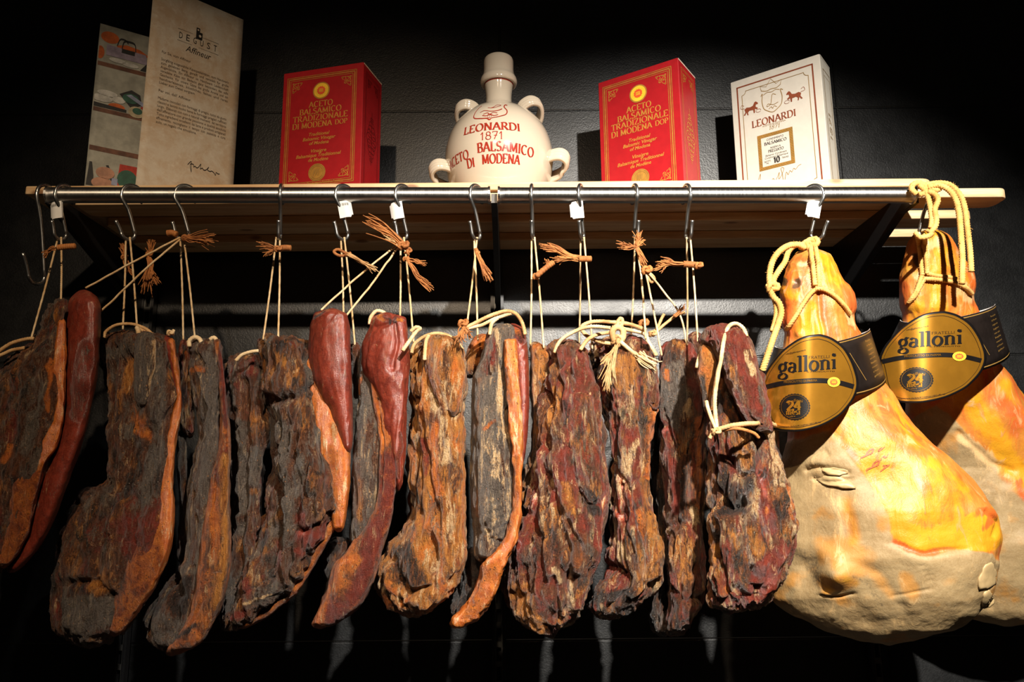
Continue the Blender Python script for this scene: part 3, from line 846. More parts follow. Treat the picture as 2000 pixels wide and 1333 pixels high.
# papers
def sheet(name, pl, pr, z0, z1, bulge, mat, parent, th=.0006, nz=14, nx=14):
    pl = np.array(pl, float); pr = np.array(pr, float)
    d = pr - pl; nr = np.array([d[1], -d[0]]); nr = nr / np.linalg.norm(nr)
    def fn(u, v):    # u 0..1 left-right, v 0..1 bottom-top
        u = np.asarray(u, float); v = np.asarray(v, float)
        q = pl + u[..., None] * d + (bulge(u, v))[..., None] * nr
        return np.concatenate([q, (z0 + (z1 - z0) * v)[..., None]], -1)
    U, Vv = np.meshgrid(np.linspace(0, 1, nx), np.linspace(0, 1, nz))
    A = fn(U, Vv).reshape(-1, 3); Bk = A - np.array([nr[0], nr[1], 0]) * th
    n = nx * nz
    Fc = []
    for i in range(nz - 1):
        for j in range(nx - 1):
            a = i * nx + j
            Fc += [(a, a + 1, a + nx + 1, a + nx), (n + a, n + a + nx, n + a + nx + 1, n + a + 1)]
    edge = [j for j in range(nx)] + [i * nx + nx - 1 for i in range(1, nz)] + [(nz - 1) * nx + j for j in range(nx - 2, -1, -1)] + [i * nx for i in range(nz - 2, 0, -1)]
    for a, b in zip(edge, edge[1:] + edge[:1]):
        Fc.append((a, n + a, n + b, b))
    mk(name, np.vstack([A, Bk]), Fc, mat, parent)
    o3 = np.array([nr[0], nr[1], 0])
    return lambda k: (lambda u, v: fn(u, v) + o3 * .0005 * k)

t = thing('letter_sheet', 'tall parchment letter printed with brown text, standing on the shelf', 'letter', (-.72, 1.66, ZT))
pa, pb = P(291, 0, 1.60), P(468, 200, 1.74)
LB = sheet('paper', (-.800, 1.600), (-.643, 1.740), ZT, 2.638, lambda u, v: -.010 * (1 - v) ** 3 * (1 - u) + .004 * np.sin(3 * u + 1), M['parchment'], t)
fn = LB(1)
a = Art()
hd = .066
def ly(f): return 1 - f
a.stroke([(.28, ly(.245 - hd)), (.735, ly(.245 - hd))], .0016); a.stroke([(.28, ly(.302 - hd)), (.735, ly(.302 - hd))], .0016)
for i, ch in enumerate('DEGUST'):
    a.btext(ch, .315 + i * .076, ly(.290 - hd), .032, .036)
a.btext('Affineur', .515, ly(.342 - hd), .030, .28, .28)
a.poly([(.475, ly(.205 - hd)), (.515, ly(.205 - hd)), (.515, ly(.225 - hd)), (.545, ly(.225 - hd)), (.545, ly(.262 - hd)), (.475, ly(.262 - hd))])
a.emit('heading', M['ink'], t, fn)
a = Art()
a.disc(.494, ly(.216 - hd), .010, .0045); a.disc(.518, ly(.244 - hd), .014, .0065)
a.emit('logo_holes', M['parchment'], t, LB(2))
a = Art()
T1 = ['Für Sie, vom Affineur', '', 'Sorgfältig ausgewählte Käsespezialitäten, vom Handwerk', 'zum  geliebten  Berg,  gereift  und  veredelt  für  große', 'Augenblicke.  Ein  Affineur  ist  Handwerk  Leidenschaft', 'veredelte  Käse  mit  Bedacht  ganz  besonders  das  edle', 'Geschenke.  Für  unsere  Gäste  das  große  Aroma  und  ein', 'handverlesenes,  köstliches,  feines  und  rares', 'Lieber zum Detail sorgsam.']
T2 = ['Per voi, dall\' Affineur', '', 'Madame coccolati con formaggi di pregio, tutto da gusto', 'classici e lavora molto bene le formaggi pregiati raffinati', 'lungo.  Elaborati con cura e naturali momenti  del territorio', 'dell\'affinatore con grande passione e qualità assoluta', 'Tutto ingredienti eccellenti dal latte e prodotti artigianali', 'affinamento,  raccogliamo  il  tempo  con  pazienza  e  cura', 'solo, un regalo che emoziona.']
y = .326
for ln in T1:
    if ln: a.btext(ln, .135, ly(y), .0125, (.74 if len(ln) > 44 else len(ln) * .0145), align='L')
    y += .0189 if ln else .0165
y += .0195
for ln in T2:
    if ln: a.btext(ln, .135, ly(y), .0125, (.74 if len(ln) > 44 else len(ln) * .0145), align='L')
    y += .0189 if ln else .0165
a.emit('body_text', M['brown_ink'], t, fn)
a = Art()
sg = [(.50, .14), (.54, .165), (.545, .13), (.55, .10), (.53, .145), (.57, .15), (.575, .135), (.59, .142), (.61, .135), (.63, .14), (.66, .165), (.655, .135), (.68, .142), (.70, .133), (.73, .138), (.76, .16), (.745, .14), (.78, .135), (.80, .14), (.83, .132), (.85, .12), (.855, .138), (.88, .133), (.90, .135)]
a.stroke(spline([(.49 + (u - .5) * .87, .183 + (v - .138) * .75) for u, v in sg], 150), .0045)
a.emit('signature', M['ink'], t, fn)

t = thing('photo_poster', 'narrow photo poster of stocked shelves behind the parchment letter', 'poster', (-.89, 1.70, ZT))
PB = sheet('paper', (-.945, 1.660), (-.800, 1.757), ZT, 2.5785, lambda u, v: .0 * u, M['concrete'], t)
def flat(name, mat, items, k=1):
    a = Art()
    ry = lambda y: float(np.interp(y, [0, .205, .452, .730, 1], [.10, .317, .53, .787, .985]))
    cl = lambda x: min(max(x, .012), .99)
    fix = lambda pts: [(cl(x), ry(y)) for x, y in pts]
    for it in items:
        if it[0] == 'p': a.poly(fix(it[1]))
        elif it[0] == 'd': a.poly(fix(arc(it[1], it[2], it[3], it[4], 0, 342, 20)))
        elif it[0] == 's': a.stroke(spline(fix(it[1]), 30), it[2])
        elif it[0] == 'r': a.poly(fix([(it[1], it[2]), (it[3], it[2]), (it[3], it[4]), (it[1], it[4])]))
    a.emit(name, mat, t, PB(k))
wb = plain('printed_brown_plank', (.16, .065, .035), .6, 0, .4, 50)
flat('printed_planks', wb, [('r', 0, .705, 1, .730), ('r', 0, .425, 1, .452), ('r', 0, .180, 1, .205)])
pp = {n: plain('printed_' + n, c, .6, 0, .25, 60) for n, c in {'orange': (.62, .13, .02), 'lilac': (.36, .30, .40), 'charcoal': (.02, .02, .02), 'white': (.62, .62, .58), 'red': (.50, .035, .015), 'green': (.03, .12, .08), 'straw': (.52, .44, .28), 'rose': (.40, .12, .10), 'sky': (.32, .36, .52), 'meatpink': (.50, .26, .17)}.items()}
flat('printed_orange_goods', pp['orange'], [('d', .13, .93, .11, .045), ('p', [(.22, .885), (.34, .905), (.50, .895), (.62, .86), (.60, .85), (.22, .86)]), ('d', .03, .80, .05, .05), ('d', .28, .478, .10, .020)])
flat('printed_lilac_bag', pp['lilac'], [('p', [(.10, .79), (.60, .79), (.58, .865), (.10, .872)])], 2)
flat('printed_bag_clasp', pp['charcoal'], [('r', .28, .835, .44, .868), ('s', [(.28, .865), (.30, .925), (.36, .935), (.43, .925), (.45, .865)], .010), ('s', [(.22, .88), (.25, .935), (.31, .94), (.35, .92)], .008)], 3)
flat('printed_dark_goods', pp['charcoal'], [('p', [(.52, .735), (.62, .82), (.66, .80), (.90, .77), (1, .78), (1, .735)]), ('p', [(.0, .455), (.40, .455), (.40, .472), (.0, .480)]), ('p', [(.30, .56), (.44, .60), (.55, .58), (.58, .52), (.45, .49)]), ('p', [(.62, .205), (.66, .245), (.78, .235), (.90, .24), (.98, .205)]), ('p', [(.86, .22), (.86, .30), (.90, .36), (.97, .36), (1, .21)]), ('p', [(.22, .115), (.25, .118), (.34, .04), (.30, .03)]), ('p', [(.03, .12), (.06, .12), (.09, .05), (.09, .0), (.0, .0)])], 2)
flat('printed_white_goods', pp['white'], [('d', .24, .765, .10, .018), ('d', .40, .755, .10, .018), ('d', .75, .80, .08, .016), ('d', .10, .51, .13, .022), ('d', .16, .545, .12, .018), ('d', .30, .52, .08, .02)], 3)
flat('printed_red_carton', pp['red'], [('p', [(.56, .50), (.66, .575), (.86, .575), (.76, .485)]), ('d', .84, .825, .10, .025), ('p', [(.36, .0), (.38, .135), (.60, .135), (.60, .0)])], 3)
flat('printed_green_goods', pp['green'], [('d', .44, .545, .10, .03), ('d', .48, .06, .12, .05)], 4)
flat('printed_tins', pp['straw'], [('d', .52, .470, .10, .035), ('d', .76, .455, .12, .035), ('d', .74, .23, .10, .04)], 4)
flat('printed_tin_lids', pp['green'], [('d', .53, .478, .060, .020), ('d', .77, .463, .075, .020)], 5)
flat('printed_sky_box', pp['sky'], [('p', [(.38, .56), (.44, .57), (.66, .52), (.62, .505)]), ('r', .30, .02, .37, .055)], 5)
flat('printed_sausages', pp['meatpink'], [('d', .22, .075, .11, .03), ('d', .20, .02, .13, .03), ('d', .74, .27, .07, .03)], 3)
flat('printed_rose_case', pp['rose'], [('r', .64, .0, .92, .125)], 2)

# ceramic jug
JX, JY = -.026, 1.720
jug = thing('ceramic_jug', 'round cream ceramic jug with red lettering in the middle of the shelf', 'jug', (JX, JY, ZT))
prof = [(.001, 0), (.080, 0), (.086, .004), (.102, .030), (.1155, .062), (.1235, .098), (.1248, .118), (.1225, .142), (.1145, .172), (.101, .198), (.083, .219), (.062, .2345), (.045, .2425), (.036, .249), (.0315, .257), (.0300, .268), (.0305, .282), (.0325, .298), (.0335, .306), (.031, .308), (.001, .308)]
pf = np.array(prof)
tt = spline(pf, 140); tt[:, 0] = np.maximum(tt[:, 0], .001)
V, Fc = lathe_vf(tt, JX, JY, 96); V[:, 2] += ZT
mk('jug_body', V, Fc, M['ceramic'], jug)
st = spline([(.0315, .3075), (.0395, .306), (.0430, .311), (.0424, .320), (.0378, .330), (.0355, .341), (.0352, .356), (.0350, .366), (.0325, .373), (.024, .3775), (.010, .379), (.0005, .3792)], 60)
V, Fc = lathe_vf(np.vstack([[(.001, .3075)], st]), JX, JY, 72); V[:, 2] += ZT
mk('stopper', V, Fc, M['ceramic'], jug)
V, Fc = lathe_vf([(.0338, .3040), (.0346, .3048), (.0346, .3066), (.0336, .3074)], JX, JY, 72); V[:, 2] += ZT
mk('neck_stripe', V, Fc[:-2], M['glaze_red'], jug, label='brick red glaze line under the stopper')
def jr(z): return np.interp(z, tt[:, 1][5:110], tt[:, 0][5:110])
def handle(az, base, path, width, rise, tilt, ribs=4):
    """ribbed strap loop: path of (outward, up-front) points from a base point on the body"""
    p = spline(path, 44)
    T = np.gradient(p, axis=0); T /= np.linalg.norm(T, axis=1)[:, None]
    N = np.stack([T[:, 1], -T[:, 0]], 1)
    prof = []
    m = 25
    for i in range(m):
        s = -1 + 2 * i / (m - 1)
        prof.append((s * width / 2, .0050 + .0016 * math.cos(s * math.pi * ribs) - .0030 * abs(s) ** 6))
    prof += [(s * width / 2 * .97, -.0035) for s in np.linspace(1, -1, 9)]
    n = len(prof)
    e0 = np.array([math.cos(az), math.sin(az), 0]); w0 = np.array([0, 1.0, 0]); w0 = w0 - e0 * (w0 @ e0); w0 /= np.linalg.norm(w0)
    zz = np.array([0, 0, 1.0])
    er = math.cos(rise) * e0 + math.sin(rise) * zz; up = -math.sin(rise) * e0 + math.cos(rise) * zz
    e2 = math.cos(tilt) * up - math.sin(tilt) * w0; wd = math.cos(tilt) * w0 + math.sin(tilt) * up
    o = np.array([JX, JY, ZT + base[1]]) + e0 * base[0]
    V = []
    for q, nn in zip(p, N):
        for s, hgt in prof:
            rr = q + nn * (-hgt)
            V.append(tuple(o + er * rr[0] + e2 * rr[1] + wd * s))
    Fc = [(i * n + j, i * n + (j + 1) % n, (i + 1) * n + (j + 1) % n, (i + 1) * n + j) for i in range(43) for j in range(n)]
    Fc += [tuple(range(n))[::-1], tuple(range(43 * n, 44 * n))]
    mk('handle', V, Fc, M['ceramic'], jug)
up = [(0, 0), (.016, .013), (.036, .016), (.050, .006), (.052, -.010), (.046, -.028), (.034, -.044)]
lo = [(-.006, -.004), (.016, .006), (.036, .006), (.047, -.006), (.044, -.022), (.034, -.031), (.026, -.042), (.0, -.052)]
handle(math.radians(190), (.044, .232), up, .036, .12, 1.05); handle(math.radians(-10), (.046, .232), up, .038, .35, 1.05)
handle(math.radians(196), (.108, .086), lo, .040, 0, .95); handle(math.radians(-16), (.110, .108), lo, .044, 0, .95)
def jmap(u, z):
    u = np.asarray(u, float); z = np.asarray(z, float)
    ph = -math.pi / 2 - .13 + u / .122
    r = jr(z) + .0007
    return np.stack([JX + r * np.cos(ph), JY + r * np.sin(ph), ZT + z], -1)
def bow(k): return lambda x, y: (x, y + k * (x * x) * -1)
a = Art()
a.text('LEONARDI', .0, .1345, .0185, .23, width=.128, thin=.25)
a.text('1871', .002, .1120, .0180, .12, width=.050, thin=.6, serif=.08)
a.text('ACETO', -.088, .0790, .0190, .19, width=.070, thin=.25, xform=lambda x, y: (x, y - .9 * (x + .04) ** 2))
a.text('BALSAMICO', .034, .0865, .0200, .21, width=.128, thin=.25, xform=lambda x, y: (x, y - .55 * x * x))
a.text('DI', -.050, .0590, .0185, .22, width=.020, thin=.3)
a.text('MODENA', .022, .0610, .0190, .21, width=.086, thin=.3)
a.emit('lettering', M['glaze_red'], jug, jmap)
a = Art()
sh = [(-.030, .049), (-.036, .040), (-.041, .020), (-.038, .004), (-.020, -.002), (-.006, -.004), (0, -.009), (.006, -.004), (.022, .000), (.038, .008), (.042, .022), (.036, .036), (.040, .046), (.046, .045)]
sp_ = spline([(u - .004, v * .85 + .1690) for u, v in sh], 110)
a.stroke(sp_[:56], .0016, .0034); a.stroke(sp_[55:], .0018, .0034)
a.stroke(spline([(-.030, .186), (-.020, .190), (-.002, .186), (.014, .187), (.026, .193)], 30), .0014, .0026)
a.stroke(spline([(-.012, .199), (.000, .197), (.016, .201), (.024, .206), (.012, .207), (.004, .200), (-.004, .197)], 36), .0014)
a.stroke(spline([(-.022, .1755), (-.012, .173), (-.004, .177), (.006, .172), (.016, .1745)], 30), .0020)
a.stroke(spline([(-.020, .179), (-.010, .1815), (-.004, .177), (.004, .1815), (.014, .1795)], 30), .0018)
a.stroke(arc(-.004, .1705, .005, .004, 0, 360, 20), .0008); a.stroke([(-.004, .1665), (-.004, .1745)], .0008)
a.emit('crest', M['glaze_red'], jug, jmap)

# ------------------------------------------------------------------ hooks on the rail
HOOKS = {}
def s_hook(key, px, alpha, label, L=.080, r2=.0130, tip=.020, tag=None, rw=.0036, tipo=0.0):
    cx = P(px, 381.5, 1.5)
    t = thing('s_hook', label, 'hook', (cx[0], 1.5, cx[2] + .02), 'steel hooks on the rail')
    R = .0160 + rw + .0006
    pts = []
    for a in np.linspace(-35, 180, 22):
        pts.append((R * math.cos(math.radians(a)), R * math.sin(math.radians(a))))
    lc = (-.002, -L)
    pts.append((-R * .98, -.012))
    pts.append((-R * .40 + .3 * (lc[0] + r2), -.35 * L - .006))
    for a in np.linspace(10, -170, 16):
        pts.append((lc[0] + r2 * math.cos(math.radians(a)), lc[1] + r2 * math.sin(math.radians(a))))
    pts.append((lc[0] - r2 - .003 - tipo * .5, lc[1] + tip * .5))
    pts.append((lc[0] - r2 - .007 - tipo, lc[1] + tip))
    q = spline(pts, 130)
    sa, ca = math.sin(math.radians(alpha)), math.cos(math.radians(alpha))
    W = np.stack([cx[0] + sa * q[:, 0], 1.5 + ca * q[:, 0], cx[2] + q[:, 1]], 1)
    V, Fc = tube_vf(W, rw, 10)
    mk('wire', V, Fc, M['hook'], t)
    bot = np.array([cx[0] + sa * lc[0], 1.5 + ca * lc[0], cx[2] + lc[1] - r2 + rw])
    HOOKS[key] = bot
    if tag:
        i = int(np.argmin(np.abs(W[:, 2] - (cx[2] - .030)) + 9 * (np.arange(130) < 45)))
        c = W[i]
        s, ang, bar = tag
        a = math.radians(ang)
        ux = np.array([math.cos(a), 0.0, math.sin(a)]); uz = np.array([-math.sin(a), 0, math.cos(a)])
        y0 = c[1] - .0048
        def tg(u, v):
            u = np.asarray(u, float); v = np.asarray(v, float)
            w = c + s * u[..., None] * ux + v[..., None] * uz
            w[..., 1] = y0 + 2.0 * np.maximum(u - .006, 0) ** 2 * 18
            return w
        U, Vv = np.meshgrid(np.linspace(-.005, .021, 12), np.linspace(-.021, .014, 5))
        A = tg(U, Vv * (1 - .25 * (U > .018) * np.sign(1))).reshape(-1, 3)
        B = A + np.array([0, .0007, 0])
        n = 60
        Fc = []
        for r in range(4):
            for k in range(11):
                b = r * 12 + k
                Fc += [(b, b + 1, b + 13, b + 12), (n + b, n + b + 12, n + b + 13, n + b + 1)]
        e = list(range(12)) + [12 * r + 11 for r in range(1, 5)] + [48 + k for k in range(10, -1, -1)] + [12 * r for r in range(3, 0, -1)]
        Fc += [(p, n + p, n + q2, q2) for p, q2 in zip(e, e[1:] + e[:1])]
        tg_o = mk('paper_tag', np.vstack([A, B]), Fc, M['tag'], t, False, label='white paper sticker folded round the hook wire')
        V, Fc = tube_vf(spline([tuple(c + uz * .013), tuple(c - uz * .020)], 8), rw + .0012, 10)
        mk('tag_wrap', V, Fc, M['tag'], t)
        if bar:
            ar = Art()
            for k in range(6):
                ar.stroke([(.004 + k * .0022, .004), (.004 + k * .0022, .009)], .0013 if k % 2 else .0007)
            ar.emit('barcode', M['ink'], tg_o, lambda u, v: tg(u, v) + np.array([0, -.0006, 0]))
    return t

s_hook('long', 90, 18, 'long steel hook hanging empty at the left end of the rail', L=.165, r2=.018, tip=.034, tipo=.010)
s_hook('a', 127, 25, 'steel hook with crumpled grey tag, second from the left end', tag=(-1, 8, True))
s_hook('b', 259, 44, 'plain steel hook just left of the parchment letter above the rail', tipo=.006)
s_hook('c', 363, 52, 'plain steel hook below the parchment letter, tied with crossing twines')
s_hook('d', 550, -8, 'plain steel hook under the left edge of the left red carton')
s_hook('e', 673, 46, 'steel hook with barcode sticker below the left red carton', tag=(1, 12, True))
s_hook('f', 788, 42, 'steel hook with white sticker just right of the left red carton', tag=(-1, 10, False))
s_hook('g', 931, 36, 'plain steel hook just left of the gap in the rail')
s_hook('h', 1039, 6, 'plain steel hook just right of the gap in the rail')
s_hook('i', 1135, 20, 'steel hook with white sticker between the jug and the right red carton', tag=(-1, 4, False))
s_hook('j', 1239, -8, 'plain steel hook under the middle of the right red carton')
s_hook('k', 1340, -12, 'plain steel hook under the right edge of the right red carton')
s_hook('l', 1588, -46, 'steel hook with white sticker holding the foremost ham', tag=(-1, -14, False), tipo=.004)
s_hook('m', 1798, -34, 'steel hook at the right end of the rail wrapped in thick rope', L=.075)

# ------------------------------------------------------------------ cured meats
STY = {  # kind: (bias, gain, width scale, height scale)
 'dark': dict(grey=(.30, .45, .035, .09), gold=(.26, .40, .03, .06), char=(.26, .40, .03, .07), red=(.22, .40, .04, .08), pale=(.12, .25, .02, .05), fat=(.05, .2, .03, .06)),
 'greyrind': dict(grey=(.62, .40, .03, .10), gold=(.24, .35, .03, .05), char=(.12, .3, .03, .06), red=(.12, .3, .04, .08), pale=(.14, .25, .02, .08), fat=(.05, .2, .03, .06)),
 'silver': dict(grey=(.85, .35, .03, .10), gold=(.28, .35, .02, .05), char=(.0, .2, .03, .06), red=(.05, .2, .04, .08), pale=(.26, .32, .018, .10), fat=(.08, .25, .02, .05)),
 'gold': dict(grey=(.14, .30, .03, .08), gold=(.74, .40, .03, .08), char=(.10, .35, .02, .06), red=(.16, .35, .03, .07), pale=(.16, .45, .02, .09), fat=(.34, .40, .03, .08)),
 'red': dict(grey=(.0, .30, .03, .07), gold=(.36, .50, .03, .08), char=(.27, .48, .03, .07), red=(.52, .50, .04, .09), pale=(.28, .42, .016, .07), fat=(.10, .32, .03, .07)),
 'brownred': dict(grey=(.03, .32, .03, .07), gold=(.25, .42, .03, .08), char=(.20, .35, .03, .07), red=(.50, .45, .04, .09), pale=(.17, .36, .016, .06), fat=(.04, .2, .03, .07)),
 'fat': dict(grey=(.0, .1, .03, .07), gold=(.22, .3, .03, .08), char=(.0, .15, .02, .05), red=(.10, .30, .04, .12), pale=(.10, .3, .015, .06), fat=(1.1, .25, .03, .06)),
 'fatred': dict(grey=(.0, .1, .03, .07), gold=(.20, .3, .03, .08), char=(.0, .15, .02, .05), red=(.42, .35, .04, .10), pale=(.08, .25, .015, .06), fat=(.60, .30, .03, .10)),
 'rind': dict(grey=(.0, .25, .03, .06), gold=(.0, .1, .03, .08), char=(.0, .15, .03, .06), red=(1.2, .2, .04, .09), pale=(.0, .1, .016, .06), fat=(.0, .1, .03, .07)),
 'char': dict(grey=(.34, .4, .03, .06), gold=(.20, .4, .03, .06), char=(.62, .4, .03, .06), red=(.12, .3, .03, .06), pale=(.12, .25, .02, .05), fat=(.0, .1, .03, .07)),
}
RELIEF = {'dark': 1.2, 'greyrind': .62, 'silver': .5, 'gold': 1.05, 'red': 1.2, 'brownred': 1.1, 'fat': .42, 'fatred': .45, 'rind': .28, 'char': 1.3}

YO = {}
def lobe(parent, name, rows, Y, hd, sty, seed, shear=.35, cap=(16, 18), ex=.82, grooves=(), zones=(), relief=1.0, lean=0.0, label=None, res=2.5, wrinkle=()):
    Y = Y + YO.get(parent.name, 0.0)
    if name == 'fat_layer':
        ex = .50; Y = Y + .018; hd = hd + .014
    rows = np.array(rows, float)
    y0, y1 = rows[0, 0], rows[-1, 0]
    NV = int(min(230, max(24, (y1 - y0) / res)))
    wmax = (rows[:, 2] - rows[:, 1]).max()
    NU = int(min(190, max(28, 2.6 * wmax / res)))
    t = np.linspace(0, 1, NV)
    t = t - np.sin(2 * math.pi * t) / (2 * math.pi) * .55
    yy = y0 + (y1 - y0) * t
    def sm(c):
        v = np.interp(np.linspace(y0, y1, 400), rows[:, 0], c)
        k = np.exp(-np.linspace(-2, 2, 21) ** 2); k /= k.sum()
        v = np.convolve(np.pad(v, 10, mode='edge'), k, 'valid')
        return np.interp(yy, np.linspace(y0, y1, 400), v)
    xl, xr = sm(rows[:, 1]), sm(rows[:, 2])
    xc, hw = (xl + xr) / 2, (xr - xl) / 2
    def capf(s, c):
        q = 1 - np.clip(s / max(c, 1), 0, 1)
        return np.sqrt(np.clip(1 - q * q, 0.0004, 1))
    cf = capf(yy - y0, cap[0]) * capf(y1 - yy, cap[1])
    hw = hw * cf
    dep = hd * cf * np.clip(.55 + .45 * (hw / (hw.max() + 1e-6)), .5, 1) if np.isscalar(hd) else np.interp(yy, [a for a, b in hd], [b for a, b in hd]) * cf
    th = np.linspace(0, 2 * math.pi, NU, endpoint=False)
    c, s = np.cos(th), np.sin(th)
    cx = np.sign(c) * np.abs(c) ** ex; sy = np.sign(s) * np.abs(s) ** ex
    PX = xc[:, None] + hw[:, None] * cx[None, :]
    PY = np.repeat(yy[:, None], NU, 1)
    YY = Y + lean * (yy[:, None] - y0) / 600 - dep[:, None] * sy[None, :] + shear * (xc.mean() - PX) / F * 1.5
    pos = P(PX, PY, YY)
    du = np.roll(pos, -1, 1) - np.roll(pos, 1, 1)
    dv = np.gradient(pos, axis=0)
    nr = np.cross(du, dv); nr /= np.linalg.norm(nr, axis=2)[..., None] + 1e-12
    cen = pos.mean(1, keepdims=True)
    if ((pos - cen) * nr).sum() < 0: nr = -nr
    k = RELIEF[sty] * relief
    wid = min(1.0, wmax / 95.0)
    q = pos + .012 * np.stack([fbm(pos / .05, seed + 70, 2), 0 * pos[..., 0], 0 * pos[..., 0]], -1)
    disp = .0085 * k * wid * fbm(pos / .060, seed, 3)
    disp += .0112 * k * wid * (ridged(q / np.array([.030, .030, .125]), seed + 5, 3) - .55)
    disp += .0040 * k * fbm(q / np.array([.0085, .0085, .024]), seed + 9, 3)
    disp -= .0095 * k * wid * sstep(.66, .93, ridged(q / np.array([.045, .045, .16]) + 3.3, seed + 13, 2)) * (sty not in ('rind', 'fat', 'fatred'))
    fr = sstep(-.15, .25, sy)[None, :] * np.ones_like(PX)
    wx = 7 * fbm(pos / .03, seed + 31, 3); wy = 9 * fbm(pos / .04, seed + 32, 3)
    for pts, w, dp in grooves:
        d = seg_dist(PX + wx * .6, PY + wy * .6, pts)
        disp -= dp * np.exp(-(d / w) ** 2) * fr
    for (wxx, wyy, rad, amp, freq, ang) in wrinkle:
        g = np.exp(-(((PX - wxx) ** 2 + (PY - wyy) ** 2) / rad ** 2))
        disp += amp * g * np.sin((PX * math.cos(ang) + PY * math.sin(ang) + wx) * freq) * fr
    pos = pos + nr * (disp * cf[:, None] ** .5)[..., None]
    W = {}
    for kk, (b, g, sx, sz) in STY[sty].items():
        W[kk] = np.clip(b + g * 1.7 * fbm(q / (np.array([sx, sx, sz]) * .62), seed + 100 + sum(map(ord, kk)), 3), -.3, 1.3)
    for z in zones:
        kk, pts, w = z[0], z[1], z[2]
        st = z[3] if len(z) > 3 else 1.0
        if w is None:
            d = poly_sd(PX + wx, PY + wy, pts); m = sstep(11, -9, d)
        else:
            d = seg_dist(PX + wx, PY + wy, pts); m = sstep(w * 1.6, w * .2, d)
        m = m * fr * st
        W[kk] = np.maximum(W[kk], .80 * m + .25 * W[kk]) if st > 0 else W[kk] * (1 + m)
        if st > 0:
            for o in W:
                if o != kk: W[o] = W[o] * (1 - .65 * m)
    za = np.stack([W['fat'], W['grey'], W['red'], np.ones_like(PX)], -1)
    zb = np.stack([W['char'], W['pale'], W['gold'], np.ones_like(PX)], -1)
    idx = np.arange(NV * NU).reshape(NV, NU)
    r2 = np.roll(idx, -1, 1)
    Fc = np.stack([idx[:-1], idx[1:], r2[1:], r2[:-1]], -1).reshape(-1, 4)
    top = pos[0].mean(0); bot = pos[-1].mean(0)
    V = np.vstack([pos.reshape(-1, 3), top, bot])
    n = NV * NU
    tc = np.stack([r2[0], np.full(NU, n), idx[0], idx[0]], -1)
    # caps as degenerate-free triangles kept as separate quads through the pole ring pairs
    h = NU // 2 * 2
    capq = [(idx[0][j], r2[0][j], r2[0][(j + 1) % NU], n) for j in range(0, h, 2)] + [(r2[-1][(j + 1) % NU], r2[-1][j], idx[-1][j], n + 1) for j in range(0, h, 2)]
    Fc = np.vstack([Fc, np.array(capq)])
    za = np.vstack([za.reshape(-1, 4), za[0].mean(0), za[-1].mean(0)]); zb = np.vstack([zb.reshape(-1, 4), zb[0].mean(0), zb[-1].mean(0)])
    o = mk(name, V, Fc, M['meat'], parent, True, label, {'zone_a': za, 'zone_b': zb})
    return o

def meat(label, px, py):
    p = P(px, py, 1.5)
    return thing('cured_meat', label, 'cured meat', tuple(p), 'cured meats hanging from the rail')

# --- 1
m1 = meat('dark cured meat slab with smooth dark red rind at the left edge of the photo', 110, 600)
lobe(m1, 'lean_meat', [(585, 104, 138), (610, 92, 138), (640, 78, 134), (680, 50, 132), (700, 20, 132), (735, -20, 130), (800, -50, 122), (900, -75, 96), (1000, -90, 66), (1100, -110, 10), (1150, -115, -25)], 1.50, .07, 'dark', 11, zones=[('fat', [(94, 705), (92, 760), (90, 800)], 7), ('grey', [(75, 760), (62, 820), (50, 880)], 18, .8), ('fat', [(12, 870), (6, 895)], 9)])
lobe(m1, 'fat_layer', [(618, 112, 129), (700, 104, 128), (730, 103, 128), (780, 107, 129), (830, 97, 124), (880, 66, 112), (905, 44, 92), (925, 18, 87), (960, 14, 76), (1000, 13, 66), (1040, 8, 59), (1080, -8, 38), (1112, -28, 14)], 1.455, .040, 'fat', 12, zones=[('red', [(10, 915), (95, 900), (70, 1110), (-30, 1110)], None, .75)], cap=(14, 12), label='orange fat layer')
lobe(m1, 'rind', [(566, 146, 182), (578, 136, 192), (600, 131, 197), (640, 130, 197), (700, 128, 193), (750, 126, 188), (800, 125, 178), (850, 116, 167), (900, 98, 150), (950, 73, 131), (1000, 60, 113), (1050, 48, 91), (1090, 28, 62), (1120, 8, 32)], 1.47, .050, 'rind', 13, cap=(26, 12), ex=.9, zones=[('grey', [(160, 680), (156, 740), (150, 810)], 26, .42)], label='smooth dark red rind')

# --- 2
m2 = meat('dark cured meat with orange fat edge and grey bulging foot, below the parchment letter', 268, 645)
lobe(m2, 'lean_meat', [(646, 225, 312), (662, 205, 332), (690, 198, 338), (720, 205, 343), (770, 208, 348), (836, 208, 338), (900, 214, 334), (945, 204, 332), (965, 160, 333), (985, 142, 335), (1050, 119, 336), (1130, 101, 312), (1190, 103, 275), (1235, 114, 235), (1266, 148, 195)], 1.505, .085, 'dark', 21, shear=.45, cap=(22, 36),
     grooves=[([(262, 670), (256, 800), (245, 900), (215, 1000)], 6, .010), ([(215, 940), (190, 1060), (175, 1150)], 7, .012), ([(300, 830), (290, 950), (262, 1010), (228, 1150), (225, 1240)], 6, .009), ([(150, 980), (135, 1080)], 6, .011), ([(128, 1140), (170, 1135), (215, 1170)], 8, .010)],
     zones=[('grey', [(305, 680), (310, 800), (298, 920), (268, 1010)], 20, .8), ('grey', [(120, 1165), (210, 1160), (222, 1220), (160, 1252), (118, 1225)], None, .9), ('fat', [(245, 770), (255, 800), (285, 820), (292, 860), (265, 850), (247, 830)], None, .9), ('gold', [(150, 1130), (200, 1110), (215, 1145), (180, 1170)], None, .9), ('gold', [(245, 700), (240, 760)], 12, .8), ('red', [(235, 1010), (320, 960), (330, 1080), (270, 1170), (232, 1150)], None, .7), ('grey', [(215, 690), (240, 680)], 16, .8)])
